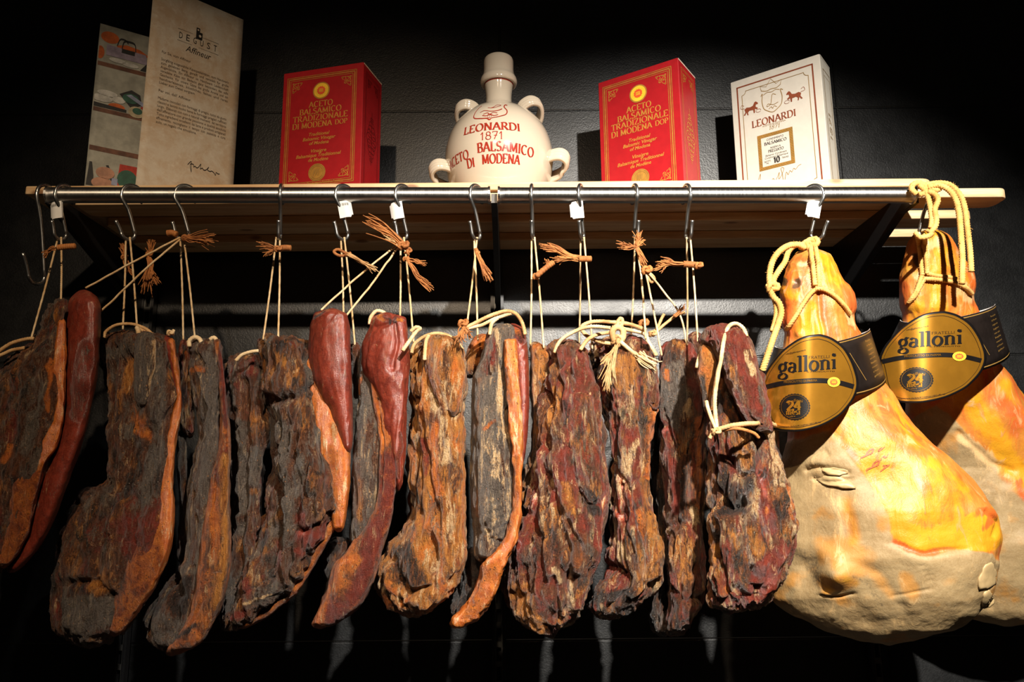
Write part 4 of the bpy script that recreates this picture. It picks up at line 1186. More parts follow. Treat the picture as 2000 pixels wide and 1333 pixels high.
lobe(m2, 'meat_flap', [(648, 270, 300), (670, 263, 307), (720, 262, 305), (760, 262, 297), (795, 268, 285)], 1.425, .024, 'greyrind', 22, zones=[('pale', [(304, 668), (303, 720), (292, 765), (280, 795)], 5, 1), ('grey', [(275, 660), (280, 780)], 16, .7)], cap=(14, 16), label='grey dried flap with cream edge')
lobe(m2, 'fat_layer', [(660, 326, 340), (720, 336, 348), (776, 344, 355), (810, 333, 353), (850, 322, 344), (900, 312, 339), (950, 305, 337), (1000, 290, 341), (1050, 268, 339), (1100, 240, 327), (1150, 225, 302), (1200, 218, 268), (1245, 205, 232)], 1.450, .050, 'fat', 23, zones=[('red', [(240, 990), (300, 960), (315, 1100), (230, 1260), (200, 1240)], None, .75), ('char', [(268, 1010), (235, 1100), (228, 1160)], 12, .6)], cap=(12, 16), label='orange fat layer along the right edge')
lobe(m2, 'meat_flap', [(655, 312, 336), (680, 316, 344), (720, 330, 350), (790, 344, 356), (830, 336, 350)], 1.452, .030, 'rind', 24, cap=(16, 10), zones=[('fat', [(345, 700), (352, 790)], 4)], label='red brown rind strip')

# --- 3
m3 = meat('narrow dark grey cured meat with tan fat edge, third from the left', 370, 660)
YO[m3.name] = 0.014
lobe(m3, 'lean_meat', [(660, 372, 426), (680, 366, 431), (740, 371, 435), (800, 384, 434), (850, 387, 434), (900, 379, 432), (950, 371, 420), (1000, 364, 412), (1060, 363, 408), (1100, 356, 400), (1140, 323, 394), (1185, 292, 390), (1215, 279, 386), (1245, 287, 372), (1275, 306, 352)], 1.505, .075, 'greyrind', 31, shear=.45, cap=(18, 26), relief=1.2,
     grooves=[([(340, 1120), (345, 1200), (330, 1240)], 9, .014), ([(375, 1110), (378, 1180), (365, 1230)], 7, .010), ([(385, 700), (378, 690)], 6, .006)], zones=[('grey', [(408, 700), (412, 860), (395, 980)], 16, .9), ('char', [(330, 1130), (375, 1130), (370, 1200), (330, 1220)], None, .8), ('red', [(425, 665), (432, 720)], 6, .8), ('grey', [(300, 1200), (380, 1235)], 20, .7), ('fat', [(380, 718), (392, 722)], 7, .8)])
lobe(m3, 'fat_layer', [(662, 416, 429), (720, 425, 438), (770, 430, 441), (830, 430, 448), (880, 424, 450), (930, 408, 449), (1000, 398, 449), (1060, 390, 451), (1100, 386, 450), (1150, 380, 442), (1200, 370, 426), (1250, 340, 400), (1283, 312, 356)], 1.455, .045, 'fatred', 32, cap=(10, 20), grooves=[([(418, 930), (415, 1050), (400, 1170), (360, 1250)], 3, .004), ([(395, 1140), (430, 1120)], 3, .005)], zones=[('gold', [(440, 900), (442, 1050), (425, 1180)], 14, .85), ('red', [(432, 680), (440, 760), (440, 830)], 8, .9), ('char', [(325, 1255), (385, 1225)], 5, .8)], label='tan and orange fat layer')
lobe(m3, 'meat_flap', [(662, 350, 368), (690, 345, 373), (740, 350, 376), (790, 348, 378), (840, 352, 380), (856, 362, 378)], 1.525, .035, 'red', 33, cap=(12, 14), label='red brown flap on the left side')
lobe(m3, 'back_edge', [(840, 346, 366), (900, 345, 365), (1000, 352, 368), (1100, 345, 362)], 1.545, .03, 'greyrind', 34)

# --- 4
m4 = meat('broad greyish cured meat with brick red lobe at its upper right', 545, 660)
lobe(m4, 'lean_meat', [(690, 452, 506), (720, 442, 514), (760, 440, 518), (820, 445, 520), (870, 450, 520), (950, 450, 514), (1050, 448, 512), (1120, 440, 506), (1170, 430, 505), (1200, 424, 496), (1230, 428, 474)], 1.565, .065, 'dark', 41, relief=1.25, cap=(18, 22),
     grooves=[([(478, 740), (480, 860), (470, 1000), (455, 1150)], 6, .014), ([(498, 760), (500, 900)], 5, .010), ([(452, 800), (455, 1000)], 5, .008)], zones=[('grey', [(462, 830), (468, 900), (462, 1000)], 12, .9), ('grey', [(440, 1150), (470, 1120), (470, 1180), (440, 1210)], None, .8), ('red', [(475, 730), (500, 725)], 10, .7), ('grey', [(495, 880), (492, 940)], 12, 1.0), ('gold', [(487, 962), (498, 960)], 7, 1.0)])
lobe(m4, 'lean_meat', [(655, 514, 562), (668, 509, 606), (700, 508, 614), (760, 511, 620), (800, 524, 626), (840, 524, 640), (900, 528, 656), (960, 524, 668), (1010, 516, 655), (1060, 503, 630), (1100, 482, 606), (1150, 460, 572), (1190, 445, 520), (1212, 436, 492), (1232, 440, 468)], 1.495, .075, 'dark', 42, shear=.4, cap=(16, 20), relief=1.15,
     grooves=[([(512, 778), (560, 782), (612, 760)], 8, .014), ([(520, 790), (530, 900), (545, 1010), (520, 1110)], 6, .012), ([(570, 850), (585, 950), (575, 1010)], 6, .008), ([(615, 780), (625, 900), (636, 990)], 7, .013), ([(566, 1028), (590, 1040), (625, 1028), (650, 1000)], 5, .010), ([(480, 1160), (530, 1130)], 3, .006), ([(600, 650), (602, 760)], 5, .010)],
     zones=[('grey', [(540, 800), (552, 900), (560, 1000), (545, 1060)], 16, .85), ('grey', [(585, 900), (575, 960)], 12, .8), ('red', [(568, 1000), (590, 995), (610, 1040), (640, 1020), (650, 1000), (640, 1060), (600, 1075), (570, 1050)], None, .95), ('red', [(580, 1090), (600, 1060), (640, 1050)], 18, .6), ('grey', [(500, 1150), (560, 1130), (530, 1180), (480, 1190)], None, .75), ('red', [(450, 1205), (478, 1198)], 9, .95), ('char', [(555, 800), (612, 790), (615, 840), (560, 830)], None, .5), ('red', [(535, 1060), (545, 1110)], 14, .6), ('pale', [(470, 1180), (530, 1165)], 3, .8)])
lobe(m4, 'fat_layer', [(690, 598, 612), (740, 598, 630), (790, 602, 650), (840, 611, 670), (880, 618, 683), (920, 624, 684), (960, 630, 681), (1000, 645, 676), (1040, 655, 669)], 1.440, .034, 'fat', 43, cap=(24, 12), grooves=[([(625, 730), (650, 790), (672, 850)], 3, .006)], zones=[('red', [(640, 890), (665, 880), (660, 990), (645, 990)], None, .55), ('pale', [(652, 830), (650, 880)], 8, .6), ('grey', [(640, 930), (650, 990)], 10, .7)], label='orange fat layer')
lobe(m4, 'rind', [(602, 632, 668), (612, 614, 678), (640, 605, 683), (700, 602, 686), (740, 608, 687), (770, 622, 687), (800, 640, 688), (850, 657, 688), (890, 670, 686)], 1.437, .050, 'rind', 44, cap=(14, 20), ex=.85, wrinkle=[(640, 615, 22, .0012, .55, .9)], zones=[('fat', [(610, 612), (640, 606)], 6, .7), ('char', [(612, 622), (632, 612)], 4, .8)], label='smooth brick red rind lobe')
lobe(m4, 'rind_edge', [(860, 676, 686), (940, 670, 682), (1000, 652, 670), (1060, 622, 640), (1110, 590, 612), (1160, 552, 580), (1205, 495, 525), (1230, 455, 478)], 1.462, .022, 'fatred', 45, cap=(10, 8), label='thin rind edge down the right side')

# --- 5
m5 = meat('slender cured meat with glossy red top and long red fat stripe', 760, 620)
lobe(m5, 'rind', [(610, 735, 768), (618, 726, 790), (640, 721, 796), (675, 705, 797), (715, 706, 796), (745, 716, 796), (780, 730, 795), (830, 742, 794), (870, 754, 791), (920, 770, 787), (960, 774, 782)], 1.445, .052, 'rind', 51, cap=(14, 20), ex=.85, relief=1.6, grooves=[([(768, 612), (772, 640), (778, 665), (765, 720)], 5, .010), ([(735, 640), (760, 632)], 4, .004)], zones=[('char', [(755, 618), (775, 616), (778, 632), (760, 636)], None, .8), ('fat', [(735, 618), (748, 622)], 7, .9), ('fat', [(778, 624), (788, 628)], 6, .8), ('gold', [(782, 850), (778, 930)], 6, .7)], label='glossy brick red rind')
lobe(m5, 'lean_meat', [(722, 702, 722), (745, 700, 732), (800, 698, 744), (860, 693, 750), (930, 688, 750), (1000, 686, 742), (1040, 680, 728), (1068, 686, 712)], 1.480, .050, 'greyrind', 52, cap=(12, 14), zones=[('fat', [(701, 740), (700, 765)], 5, 1.0), ('gold', [(705, 940), (700, 1010)], 9, .7)])
lobe(m5, 'fat_layer', [(735, 722, 732), (770, 728, 744), (800, 732, 754), (850, 738, 770), (900, 741, 777), (950, 737, 776), (1000, 726, 770), (1040, 702, 760), (1080, 672, 746), (1110, 648, 737), (1160, 636, 720), (1190, 622, 700), (1230, 602, 640)], 1.448, .042, 'fatred', 53, cap=(14, 14), zones=[('fat', [(735, 790), (755, 860), (758, 930)], 14, .7), ('red', [(760, 900), (758, 980), (735, 1040), (700, 1150), (660, 1220)], 26, .8), ('fat', [(665, 1095), (690, 1092)], 13, .9)], grooves=[([(738, 780), (748, 880), (744, 960)], 2.5, .004)], label='red orange fat stripe sweeping to the foot')
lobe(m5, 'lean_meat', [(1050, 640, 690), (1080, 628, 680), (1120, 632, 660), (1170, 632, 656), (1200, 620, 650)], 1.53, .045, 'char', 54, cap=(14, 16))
lobe(m5, 'back_edge', [(1050, 735, 752), (1100, 722, 740), (1160, 700, 712)], 1.52, .03, 'greyrind', 55, cap=(10, 10))
lobe(m5, 'back_edge', [(668, 683, 704), (690, 680, 708), (740, 686, 704), (780, 690, 702)], 1.52, .03, 'dark', 56, cap=(14, 10))

# --- 6
m6 = meat('golden brown cured meat with rounded top, left of the middle of the row', 850, 650)
lobe(m6, 'lean_meat', [(668, 808, 895), (690, 799, 906), (720, 799, 910), (760, 801, 910), (800, 801, 911), (850, 801, 910), (900, 800, 908), (950, 798, 907), (1000, 801, 907), (1030, 788, 908), (1060, 763, 910), (1090, 744, 909), (1120, 733, 901), (1150, 735, 889), (1180, 752, 866), (1206, 785, 826)], 1.49, .085, 'gold', 61, shear=.4, cap=(20, 30),
     grooves=[([(812, 700), (818, 800), (832, 900), (845, 960), (850, 1020)], 4, .007), ([(762, 1090), (775, 1130), (800, 1160), (840, 1150), (852, 1100), (838, 1050)], 9, .016), ([(880, 820), (872, 950), (884, 1060)], 4, .004), ([(740, 1130), (780, 1175)], 4, .004)],
     zones=[('char', [(760, 1070), (800, 1060), (830, 1130), (800, 1160), (770, 1140)], None, .75), ('pale', [(850, 760), (862, 830), (868, 900)], 14, .8), ('fat', [(850, 830), (842, 890), (855, 960)], 13, .8), ('gold', [(805, 700), (812, 840)], 9, .5), ('char', [(810, 930), (818, 990)], 9, .7), ('pale', [(880, 990), (875, 1060)], 10, .6), ('pale', [(740, 1140), (775, 1170)], 6, .6), ('red', [(820, 860), (830, 930)], 7, .7)])
lobe(m6, 'meat_flap', [(650, 834, 870), (662, 824, 888), (690, 822, 902), (730, 823, 911), (770, 830, 913), (805, 850, 905), (820, 868, 895)], 1.445, .050, 'gold', 62, cap=(16, 18), relief=.9, zones=[('pale', [(870, 750), (880, 790)], 9, .6), ('red', [(835, 720), (850, 780)], 8, .6)], label='rounded golden flap folded over the top')

# --- 7
m7 = meat('silver grey cured meat with orange fat edge and dark red back, in the middle', 985, 640)
lobe(m7, 'lean_meat', [(632, 970, 1004), (650, 953, 1006), (680, 945, 1000), (700, 938, 992), (735, 925, 990), (760, 922, 993), (800, 920, 996), (850, 921, 1001), (900, 920, 1005), (950, 919, 1007), (1000, 920, 1006), (1045, 924, 994), (1075, 926, 978), (1100, 930, 955)], 1.468, .065, 'silver', 71, shear=.3, cap=(12, 18), grooves=[([(972, 670), (985, 760), (990, 850)], 3, .004), ([(955, 700), (948, 730), (962, 735)], 4, .006)], wrinkle=[(970, 1020, 40, .0014, .42, 1.2)],
     zones=[('pale', [(968, 650), (975, 700), (980, 780), (985, 840)], 6, .9), ('red', [(955, 665), (962, 700), (950, 725)], 14, .85), ('gold', [(935, 740), (930, 830)], 9, .7), ('fat', [(945, 838), (968, 822)], 6, .9), ('gold', [(928, 960), (932, 1010)], 6, .8)])
lobe(m7, 'fat_layer', [(662, 985, 1005), (668, 984, 1008), (700, 982, 1011), (730, 984, 1013), (780, 990, 1016), (850, 998, 1019), (900, 1002, 1022), (950, 1001, 1021), (1000, 999, 1018), (1050, 984, 1011), (1080, 964, 1001), (1100, 940, 991), (1130, 935, 978), (1160, 925, 966), (1190, 902, 951), (1212, 884, 928), (1228, 880, 902)], 1.412, .024, 'fat', 72, cap=(5, 10), relief=2.2, zones=[('red', [(990, 720), (996, 790)], 7, .6), ('gold', [(1005, 900), (1005, 1000), (985, 1060)], 10, .5), ('red', [(940, 1110), (985, 1090), (950, 1200), (900, 1215)], None, .45)], label='orange fat layer along the right edge')
lobe(m7, 'rind', [(632, 985, 1014), (645, 988, 1026), (680, 996, 1030), (720, 1002, 1033), (780, 1006, 1034), (840, 1008, 1031), (885, 1014, 1027), (910, 1016, 1021)], 1.478, .048, 'rind', 73, cap=(14, 14), zones=[('fat', [(985, 640), (1015, 650)], 9, .8), ('char', [(1010, 655), (1022, 668)], 8, .5)], wrinkle=[(1015, 690, 30, .0012, .5, .6)], label='dark red rind behind the fat edge')
lobe(m7, 'meat_flap', [(652, 930, 957), (680, 914, 954), (710, 904, 945), (740, 907, 928)], 1.54, .030, 'fatred', 74, cap=(12, 12), zones=[('gold', [(925, 690), (915, 720)], 9, .9)], label='orange brown flap on the left side')
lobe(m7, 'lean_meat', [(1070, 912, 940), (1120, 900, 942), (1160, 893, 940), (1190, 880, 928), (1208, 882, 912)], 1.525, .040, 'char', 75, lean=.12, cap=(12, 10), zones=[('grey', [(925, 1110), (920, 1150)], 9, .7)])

# --- 8
m8 = meat('broad reddish brown craggy cured meat just right of the gap in the rail', 1105, 670)
YO[m8.name] = 0.010
lobe(m8, 'lean_meat', [(664, 1086, 1126), (675, 1074, 1139), (700, 1066, 1149), (755, 1054, 1160), (812, 1049, 1171), (880, 1047, 1182), (932, 1040, 1189), (1000, 1018, 1185), (1050, 998, 1181), (1100, 988, 1175), (1140, 984, 1155), (1180, 994, 1140), (1220, 1025, 1112), (1248, 1064, 1088)], 1.485, .09, 'brownred', 81, shear=.42, cap=(18, 26), relief=1.1,
     grooves=[([(1118, 690), (1110, 720), (1118, 770), (1125, 850), (1118, 930), (1130, 980)], 6, .011), ([(1070, 930), (1085, 1000), (1110, 1080), (1105, 1200)], 7, .013), ([(1095, 1000), (1130, 1060), (1140, 1090)], 6, .010), ([(1030, 1000), (1050, 1060), (1060, 1140)], 7, .012), ([(1068, 700), (1062, 800), (1070, 880)], 5, .008), ([(1130, 960), (1170, 985)], 4, .008), ([(1080, 1130), (1095, 1220)], 5, .010)],
     zones=[('gold', [(1085, 770), (1075, 830)], 14, .7), ('gold', [(1105, 950), (1115, 1000)], 16, .8), ('pale', [(1085, 1110), (1095, 1140)], 7, .9), ('gold', [(1000, 1150), (1030, 1200), (1060, 1225)], 18, .85), ('fat', [(1120, 1110), (1150, 1080)], 14, .6), ('char', [(1150, 975), (1165, 1000)], 11, .9), ('char', [(1075, 1040), (1095, 1110)], 12, .6), ('grey', [(1145, 1070), (1150, 1090)], 10, .7), ('red', [(1100, 690), (1130, 740), (1150, 820)], 22, .6), ('gold', [(1072, 760), (1064, 800)], 8, .9)])
lobe(m8, 'meat_flap', [(668, 1036, 1054), (690, 1033, 1078), (740, 1035, 1077), (800, 1038, 1070), (880, 1036, 1060), (950, 1018, 1052), (990, 1010, 1040)], 1.525, .045, 'gold', 82, cap=(14, 14), zones=[('char', [(1040, 800), (1045, 950)], 14, .6)], label='golden crusted flap on the left side')
lobe(m8, 'meat_flap', [(758, 1108, 1140), (775, 1102, 1158), (830, 1104, 1168), (900, 1112, 1176), (960, 1124, 1180), (992, 1140, 1172)], 1.425, .040, 'brownred', 83, cap=(14, 20), relief=.8, zones=[('grey', [(1150, 850), (1160, 930)], 10, .5), ('char', [(1150, 965), (1165, 985)], 10, .8)], label='overlapping reddish lobe')

# --- 9
m9 = meat('orange red cured meat with a bow of pale twine on top', 1220, 660)
YO[m9.name] = 0.030
lobe(m9, 'lean_meat', [(652, 1192, 1246), (670, 1154, 1264), (700, 1150, 1283), (740, 1160, 1286), (812, 1180, 1281), (894, 1195, 1271), (956, 1199, 1270), (1000, 1197, 1275), (1042, 1193, 1288), (1090, 1187, 1297), (1130, 1185, 1288), (1155, 1160, 1276), (1185, 1145, 1240), (1210, 1168, 1206)], 1.49, .08, 'red', 91, shear=.4, cap=(16, 22),
     grooves=[([(1232, 960), (1240, 1020), (1262, 1090), (1255, 1150)], 4, .007), ([(1215, 950), (1222, 1030), (1235, 1080)], 4, .007), ([(1196, 1110), (1225, 1130), (1215, 1165), (1190, 1190)], 9, .016), ([(1195, 900), (1230, 960), (1262, 930)], 4, .006), ([(1178, 700), (1185, 800)], 5, .008)],
     zones=[('gold', [(1180, 690), (1240, 700), (1245, 780), (1195, 770)], None, .85), ('char', [(1165, 690), (1160, 720)], 9, .6), ('fat', [(1275, 800), (1268, 930)], 8, .8), ('gold', [(1268, 1010), (1285, 1080), (1275, 1130)], 14, .8), ('fat', [(1250, 1000), (1265, 1080)], 10, .6), ('pale', [(1245, 860), (1225, 920)], 9, .7), ('char', [(1150, 1170), (1230, 1160), (1220, 1200)], 14, .8), ('pale', [(1205, 1060), (1220, 1090)], 9, .7), ('pale', [(1235, 760), (1225, 830)], 8, .6)])
lobe(m9, 'meat_flap', [(655, 1222, 1250), (675, 1222, 1266), (710, 1238, 1280), (760, 1258, 1286), (800, 1266, 1284)], 1.445, .035, 'brownred', 92, cap=(12, 14), label='red strip along the upper right')

# --- 10
m10 = meat('dark grey and red cured meat, second from the hams in the row', 1320, 670)
YO[m10.name] = 0.050
lobe(m10, 'lean_meat', [(666, 1308, 1338), (680, 1294, 1351), (700, 1288, 1361), (750, 1286, 1377), (823, 1289, 1379), (897, 1290, 1377), (960, 1297, 1375), (1021, 1299, 1375), (1070, 1301, 1376), (1120, 1303, 1376), (1160, 1306, 1373), (1190, 1304, 1369), (1220, 1299, 1346), (1246, 1296, 1318)], 1.495, .056, 'brownred', 101, shear=.16, cap=(14, 20), relief=.95,
     grooves=[([(1340, 700), (1345, 780), (1335, 860), (1325, 900)], 4, .007), ([(1322, 890), (1320, 960), (1318, 1020)], 3, .004), ([(1350, 880), (1340, 1020)], 3, .004), ([(1303, 1030), (1330, 1020), (1360, 1020)], 5, .008), ([(1310, 1150), (1340, 1180), (1360, 1170)], 6, .008)],
     zones=[('grey', [(1300, 690), (1335, 685), (1345, 760), (1325, 850), (1300, 830), (1290, 760)], None, .95), ('char', [(1305, 700), (1320, 690)], 14, .7), ('fat', [(1304, 728), (1308, 742)], 7, 1.0), ('char', [(1325, 900), (1352, 885), (1342, 1020), (1325, 1025)], None, .7), ('red', [(1310, 900), (1315, 1000)], 10, .9), ('fat', [(1362, 820), (1368, 920), (1362, 1010)], 10, .8), ('red', [(1355, 740), (1365, 800)], 10, .8), ('gold', [(1330, 1060), (1340, 1130)], 20, .6), ('pale', [(1338, 800), (1345, 780)], 5, .9), ('char', [(1310, 1150), (1350, 1190), (1345, 1240), (1300, 1240)], None, .6), ('pale', [(1352, 1000), (1362, 1020)], 7, .8)])
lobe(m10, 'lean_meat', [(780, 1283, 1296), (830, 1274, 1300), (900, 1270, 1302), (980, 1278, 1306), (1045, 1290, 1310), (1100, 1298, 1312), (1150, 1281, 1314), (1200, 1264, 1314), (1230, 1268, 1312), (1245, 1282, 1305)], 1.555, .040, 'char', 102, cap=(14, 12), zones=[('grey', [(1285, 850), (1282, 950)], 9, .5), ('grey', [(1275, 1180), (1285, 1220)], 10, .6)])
lobe(m10, 'meat_flap', [(648, 1352, 1368), (660, 1344, 1376), (690, 1352, 1378), (720, 1362, 1378)], 1.53, .03, 'brownred', 103, cap=(12, 12), label='small dark red knob at the top right')

# --- 11
m11 = meat('rugged charred red cured meat tied with twine round its middle, beside the foremost ham', 1425, 640)
YO[m11.name] = -0.060
lobe(m11, 'lean_meat', [(650, 1374, 1440), (690, 1367, 1462), (730, 1366, 1480), (773, 1378, 1492), (847, 1386, 1511), (917, 1388, 1526), (981, 1387, 1546), (1040, 1385, 1552), (1080, 1384, 1551), (1140, 1383, 1527), (1175, 1384, 1500), (1198, 1412, 1456)], 1.475, .056, 'red', 111, shear=.14, cap=(16, 26), relief=1.35,
     grooves=[([(1412, 840), (1418, 900), (1450, 930), (1480, 920), (1488, 870)], 6, .013), ([(1430, 900), (1400, 960), (1420, 1000), (1455, 985)], 8, .015), ([(1510, 860), (1505, 960), (1515, 1060), (1490, 1100)], 5, .009), ([(1395, 1050), (1410, 1120), (1420, 1170)], 7, .012), ([(1450, 1010), (1455, 1080), (1475, 1130)], 6, .010), ([(1440, 700), (1455, 790)], 4, .006), ([(1395, 720), (1388, 820)], 6, .010)],
     zones=[('char', [(1390, 940), (1450, 950), (1460, 1000), (1400, 1010)], None, .85), ('char', [(1430, 1080), (1465, 1130)], 13, .6), ('red', [(1475, 1110), (1530, 1050), (1545, 1090), (1500, 1180), (1450, 1190)], None, .9), ('pale', [(1500, 800), (1515, 880), (1525, 950)], 9, .75), ('fat', [(1535, 960), (1545, 1010)], 9, .8), ('gold', [(1465, 1040), (1480, 1080)], 17, .8), ('red', [(1420, 860), (1428, 920)], 12, .8), ('pale', [(1475, 930), (1480, 960)], 8, .6), ('gold', [(1425, 1040), (1440, 1070)], 9, .8), ('grey', [(1460, 700), (1490, 800)], 10, .5), ('fat', [(1410, 740), (1415, 790)], 7, .6)])
lobe(m11, 'upper_lobe', [(632, 1396, 1440), (642, 1378, 1455), (665, 1372, 1466), (690, 1390, 1474), (730, 1412, 1487), (775, 1428, 1499), (815, 1450, 1508), (845, 1475, 1512)], 1.425, .050, 'brownred', 112, shear=.12, cap=(14, 18), relief=.75, zones=[('red', [(1400, 650), (1440, 660), (1465, 740), (1485, 800)], 26, .8), ('pale', [(1462, 690), (1470, 730)], 6, .9), ('grey', [(1482, 760), (1495, 810)], 7, .7)], label='dark red upper lobe')
lobe(m11, 'meat_flap', [(668, 1366, 1388), (690, 1362, 1404), (730, 1362, 1404), (770, 1370, 1400), (810, 1376, 1394)], 1.445, .035, 'gold', 113, shear=.12, cap=(14, 14), zones=[('char', [(1372, 740), (1380, 790)], 9, .7)], label='brown flap on the upper left')

# ------------------------------------------------------------------ twine
rnd = random.Random(4)
def px3(pts, Y=1.46):
    return np.array([P(p[0], p[1], p[2] if len(p) > 2 else Y) for p in pts])
def cord(parent, name, pts, r=.0020, mat='twine_white', Y=1.46, n=None, amp=.10, twist=700, label=None):
    yo = YO.get(parent.name, 0.0)
    p = px3([(q[0], q[1], (q[2] if len(q) > 2 else Y) + yo) for q in pts], Y)
    L = np.linalg.norm(np.diff(p, axis=0), axis=1).sum()
    q = spline(p, n or int(max(14, L / .0022)))
    wob = np.stack([vnoise(q * 60 + 3, 7), vnoise(q * 60 + 9, 8), vnoise(q * 60, 9)], -1) * .0006
    V, Fc = tube_vf(q + wob, r, 8, twist, 2, amp)
    return mk(name, V, Fc, M[mat], parent, True, label)
def hang(parent, hook, x, y, dx=0, Y=1.49, r=.0019):
    b = HOOKS[hook] + np.array([dx, 0, .001])
    e = P(x, y, Y + YO.get(parent.name, 0.0))
    q = spline([b, b * .5 + e * .5 + np.array([.001, 0, .0]), e], 60)
    V, Fc = tube_vf(q, r, 8, 700, 2, .1)
    mk('hanging_string', V, Fc, M['twine_white'], parent)
def tuft(parent, pts, n=16, spread=.010, r=.0010, mat='jute', Y=1.45, tie=0.0, r0=.0016, name='frayed_end'):
    """bundle of loose fibres fanning out along a path"""
    p = px3(pts, Y + YO.get(parent.name, 0.0))
    mb = MB()
    q = spline(p, 18)
    n = int(n * 1.9); spread = spread * .62; r0 = r0 * 1.25
    s = np.linspace(0, 1, 18)[:, None]
    for k in range(n):
        d = np.array([rnd.gauss(0, 1), rnd.gauss(0, .6), rnd.gauss(0, 1)])
        w = np.array([rnd.gauss(0, 1), rnd.gauss(0, 1), rnd.gauss(0, 1)])
        e = rnd.uniform(.78, 1.0)
        path = q[0] + (q - q[0]) * (1 - (1 - e) * s) + d * (r0 + spread * s ** 1.6) * .5 + w * .0016 * np.sin(s * 5 + k)
        V, Fc = tube_vf(path, r * np.linspace(1.15, .7, 18), 5)
        mb.add(V, Fc)
    o = mb.build(name, M[mat], parent)
    if tie:
        c = q[2] if tie > 0 else q[-3]
        knot_at(parent, c, abs(tie), mat)
    return o
def knot_at(parent, c, r, mat='jute', ax=(1, .2, .3)):
    a = np.array(ax, float); a /= np.linalg.norm(a)
    u = np.cross(a, [0, 0, 1.0]); u /= np.linalg.norm(u); v = np.cross(a, u)
    t = np.linspace(0, 2 * math.pi, 90)
    R = r
    c = np.array(c, float); cam0 = np.array([0, 0, CAMZ])
    c = cam0 + (c - cam0) * (1 + YO.get(parent.name, 0.0) / c[1])
    q = np.array(c) + (R * (np.sin(t) + 2 * np.sin(2 * t)) / 2.6)[:, None] * a + (R * (np.cos(t) - 2 * np.cos(2 * t)) / 2.6)[:, None] * u + (-R * .55 * np.sin(3 * t))[:, None] * v
    V, Fc = tube_vf(q, r * .42, 8, 500, 2, .12, False)
    mk('knot', V, Fc, M[mat], parent)
def roll(parent, pts, r=.0052, mat='jute', Y=1.455):
    """short whipped roll of twine"""
    q = spline(px3(pts, Y), 46)
    rr = r * (1 + .14 * np.abs(np.sin(np.linspace(0, 26, 46))))
    rr[0] *= .5; rr[1] *= .8; rr[-1] *= .5; rr[-2] *= .8
    V, Fc = tube_vf(q, rr, 10)
    mk('whipped_knot', V, Fc, M[mat], parent)

# 1
hang(m1, 'a', 61, 662, -.003); hang(m1, 'a', 119, 592, .003)
roll(m1, [(112, 484), (130, 482), (148, 481)]); tuft(m1, [(108, 484), (92, 492), (86, 500)], 10, .008)
cord(m1, 'hanging_string', [(352, 464, 1.46), (260, 512, 1.445), (168, 563, 1.45)]); cord(m1, 'hanging_string', [(352, 468, 1.46), (285, 525, 1.447), (198, 608, 1.45)])
cord(m1, 'tied_string', [(-8, 690), (20, 672), (50, 663), (66, 662)], .0035, 'twine'); cord(m1, 'tied_string', [(-8, 698), (20, 686), (48, 680)], .0035, 'twine')
# 2
hang(m2, 'b', 240, 644, -.004); hang(m2, 'b', 268, 644, .004)
cord(m2, 'tied_string', [(268, 640, 1.45), (271, 650, 1.44), (274, 662, 1.425)], .0042)
cord(m2, 'tied_string', [(203, 660), (208, 647), (232, 634), (262, 634), (284, 642), (300, 656)], .0030, 'twine')
cord(m2, 'tied_string', [(270, 640), (282, 648), (292, 658)], .0030, 'twine')
knot_at(m2, P(334, 650, 1.44), .0055, 'twine_white')
tuft(m2, [(244, 506), (242, 492), (238, 478)], 12, .008, tie=.005, Y=1.51); tuft(m2, [(246, 508), (250, 525), (258, 538)], 9, .012, Y=1.51)
tuft(m2, [(292, 500), (293, 488), (292, 474)], 14, .016, tie=.0055, Y=1.51); tuft(m2, [(290, 500), (292, 520), (287, 545), (284, 568)], 16, .020, Y=1.51); tuft(m2, [(292, 518), (300, 540), (306, 552)], 9, .012, Y=1.51)
# 3
hang(m3, 'c', 358, 664, -.003); hang(m3, 'c', 381, 664, .004)
roll(m3, [(326, 456), (336, 455), (346, 459)], .0055); tuft(m3, [(360, 464, 1.475), (372, 466, 1.475), (392, 466, 1.475), (414, 468, 1.475)], 22, .022, tie=.0065)
cord(m3, 'tied_string', [(370, 678), (370, 666), (380, 659), (390, 663), (395, 674)], .0042); cord(m3, 'tied_string', [(410, 664), (418, 660), (425, 668), (428, 678)], .0040)
# 4
hang(m4, 'd', 514, 664, -.006, 1.47); hang(m4, 'd', 543, 668, .001, 1.46)
roll(m4, [(548, 485), (558, 484), (569, 485)], .0052); tuft(m4, [(548, 486), (535, 486), (522, 480), (508, 478)], 16, .014, tie=.006); tuft(m4, [(540, 486), (528, 492), (522, 496)], 9, .010)
cord(m4, 'hanging_string', [(776, 478, 1.475), (700, 540, 1.46), (627, 606, 1.43)]); cord(m4, 'hanging_string', [(779, 480, 1.475), (730, 550, 1.46), (674, 620, 1.425)])
cord(m4, 'tied_string', [(460, 705), (472, 694), (490, 688), (505, 686)], .0034)
# 5
hang(m5, 'e', 671, 616, -.003, 1.50); hang(m5, 'e', 694, 684, .004, 1.51)
cord(m5, 'tied_string', [(679, 497), (668, 500), (658, 498), (652, 492), (660, 488), (672, 493), (680, 497)], .0030, 'jute'); tuft(m5, [(680, 497), (700, 508), (718, 518), (737, 530)], 12, .007, mat='twine', r=.0011)
knot_at(m5, P(680, 497, 1.455), .0045, 'jute')
cord(m5, 'tied_string', [(722, 634), (724, 620), (735, 608), (748, 610), (756, 618)], .0036)
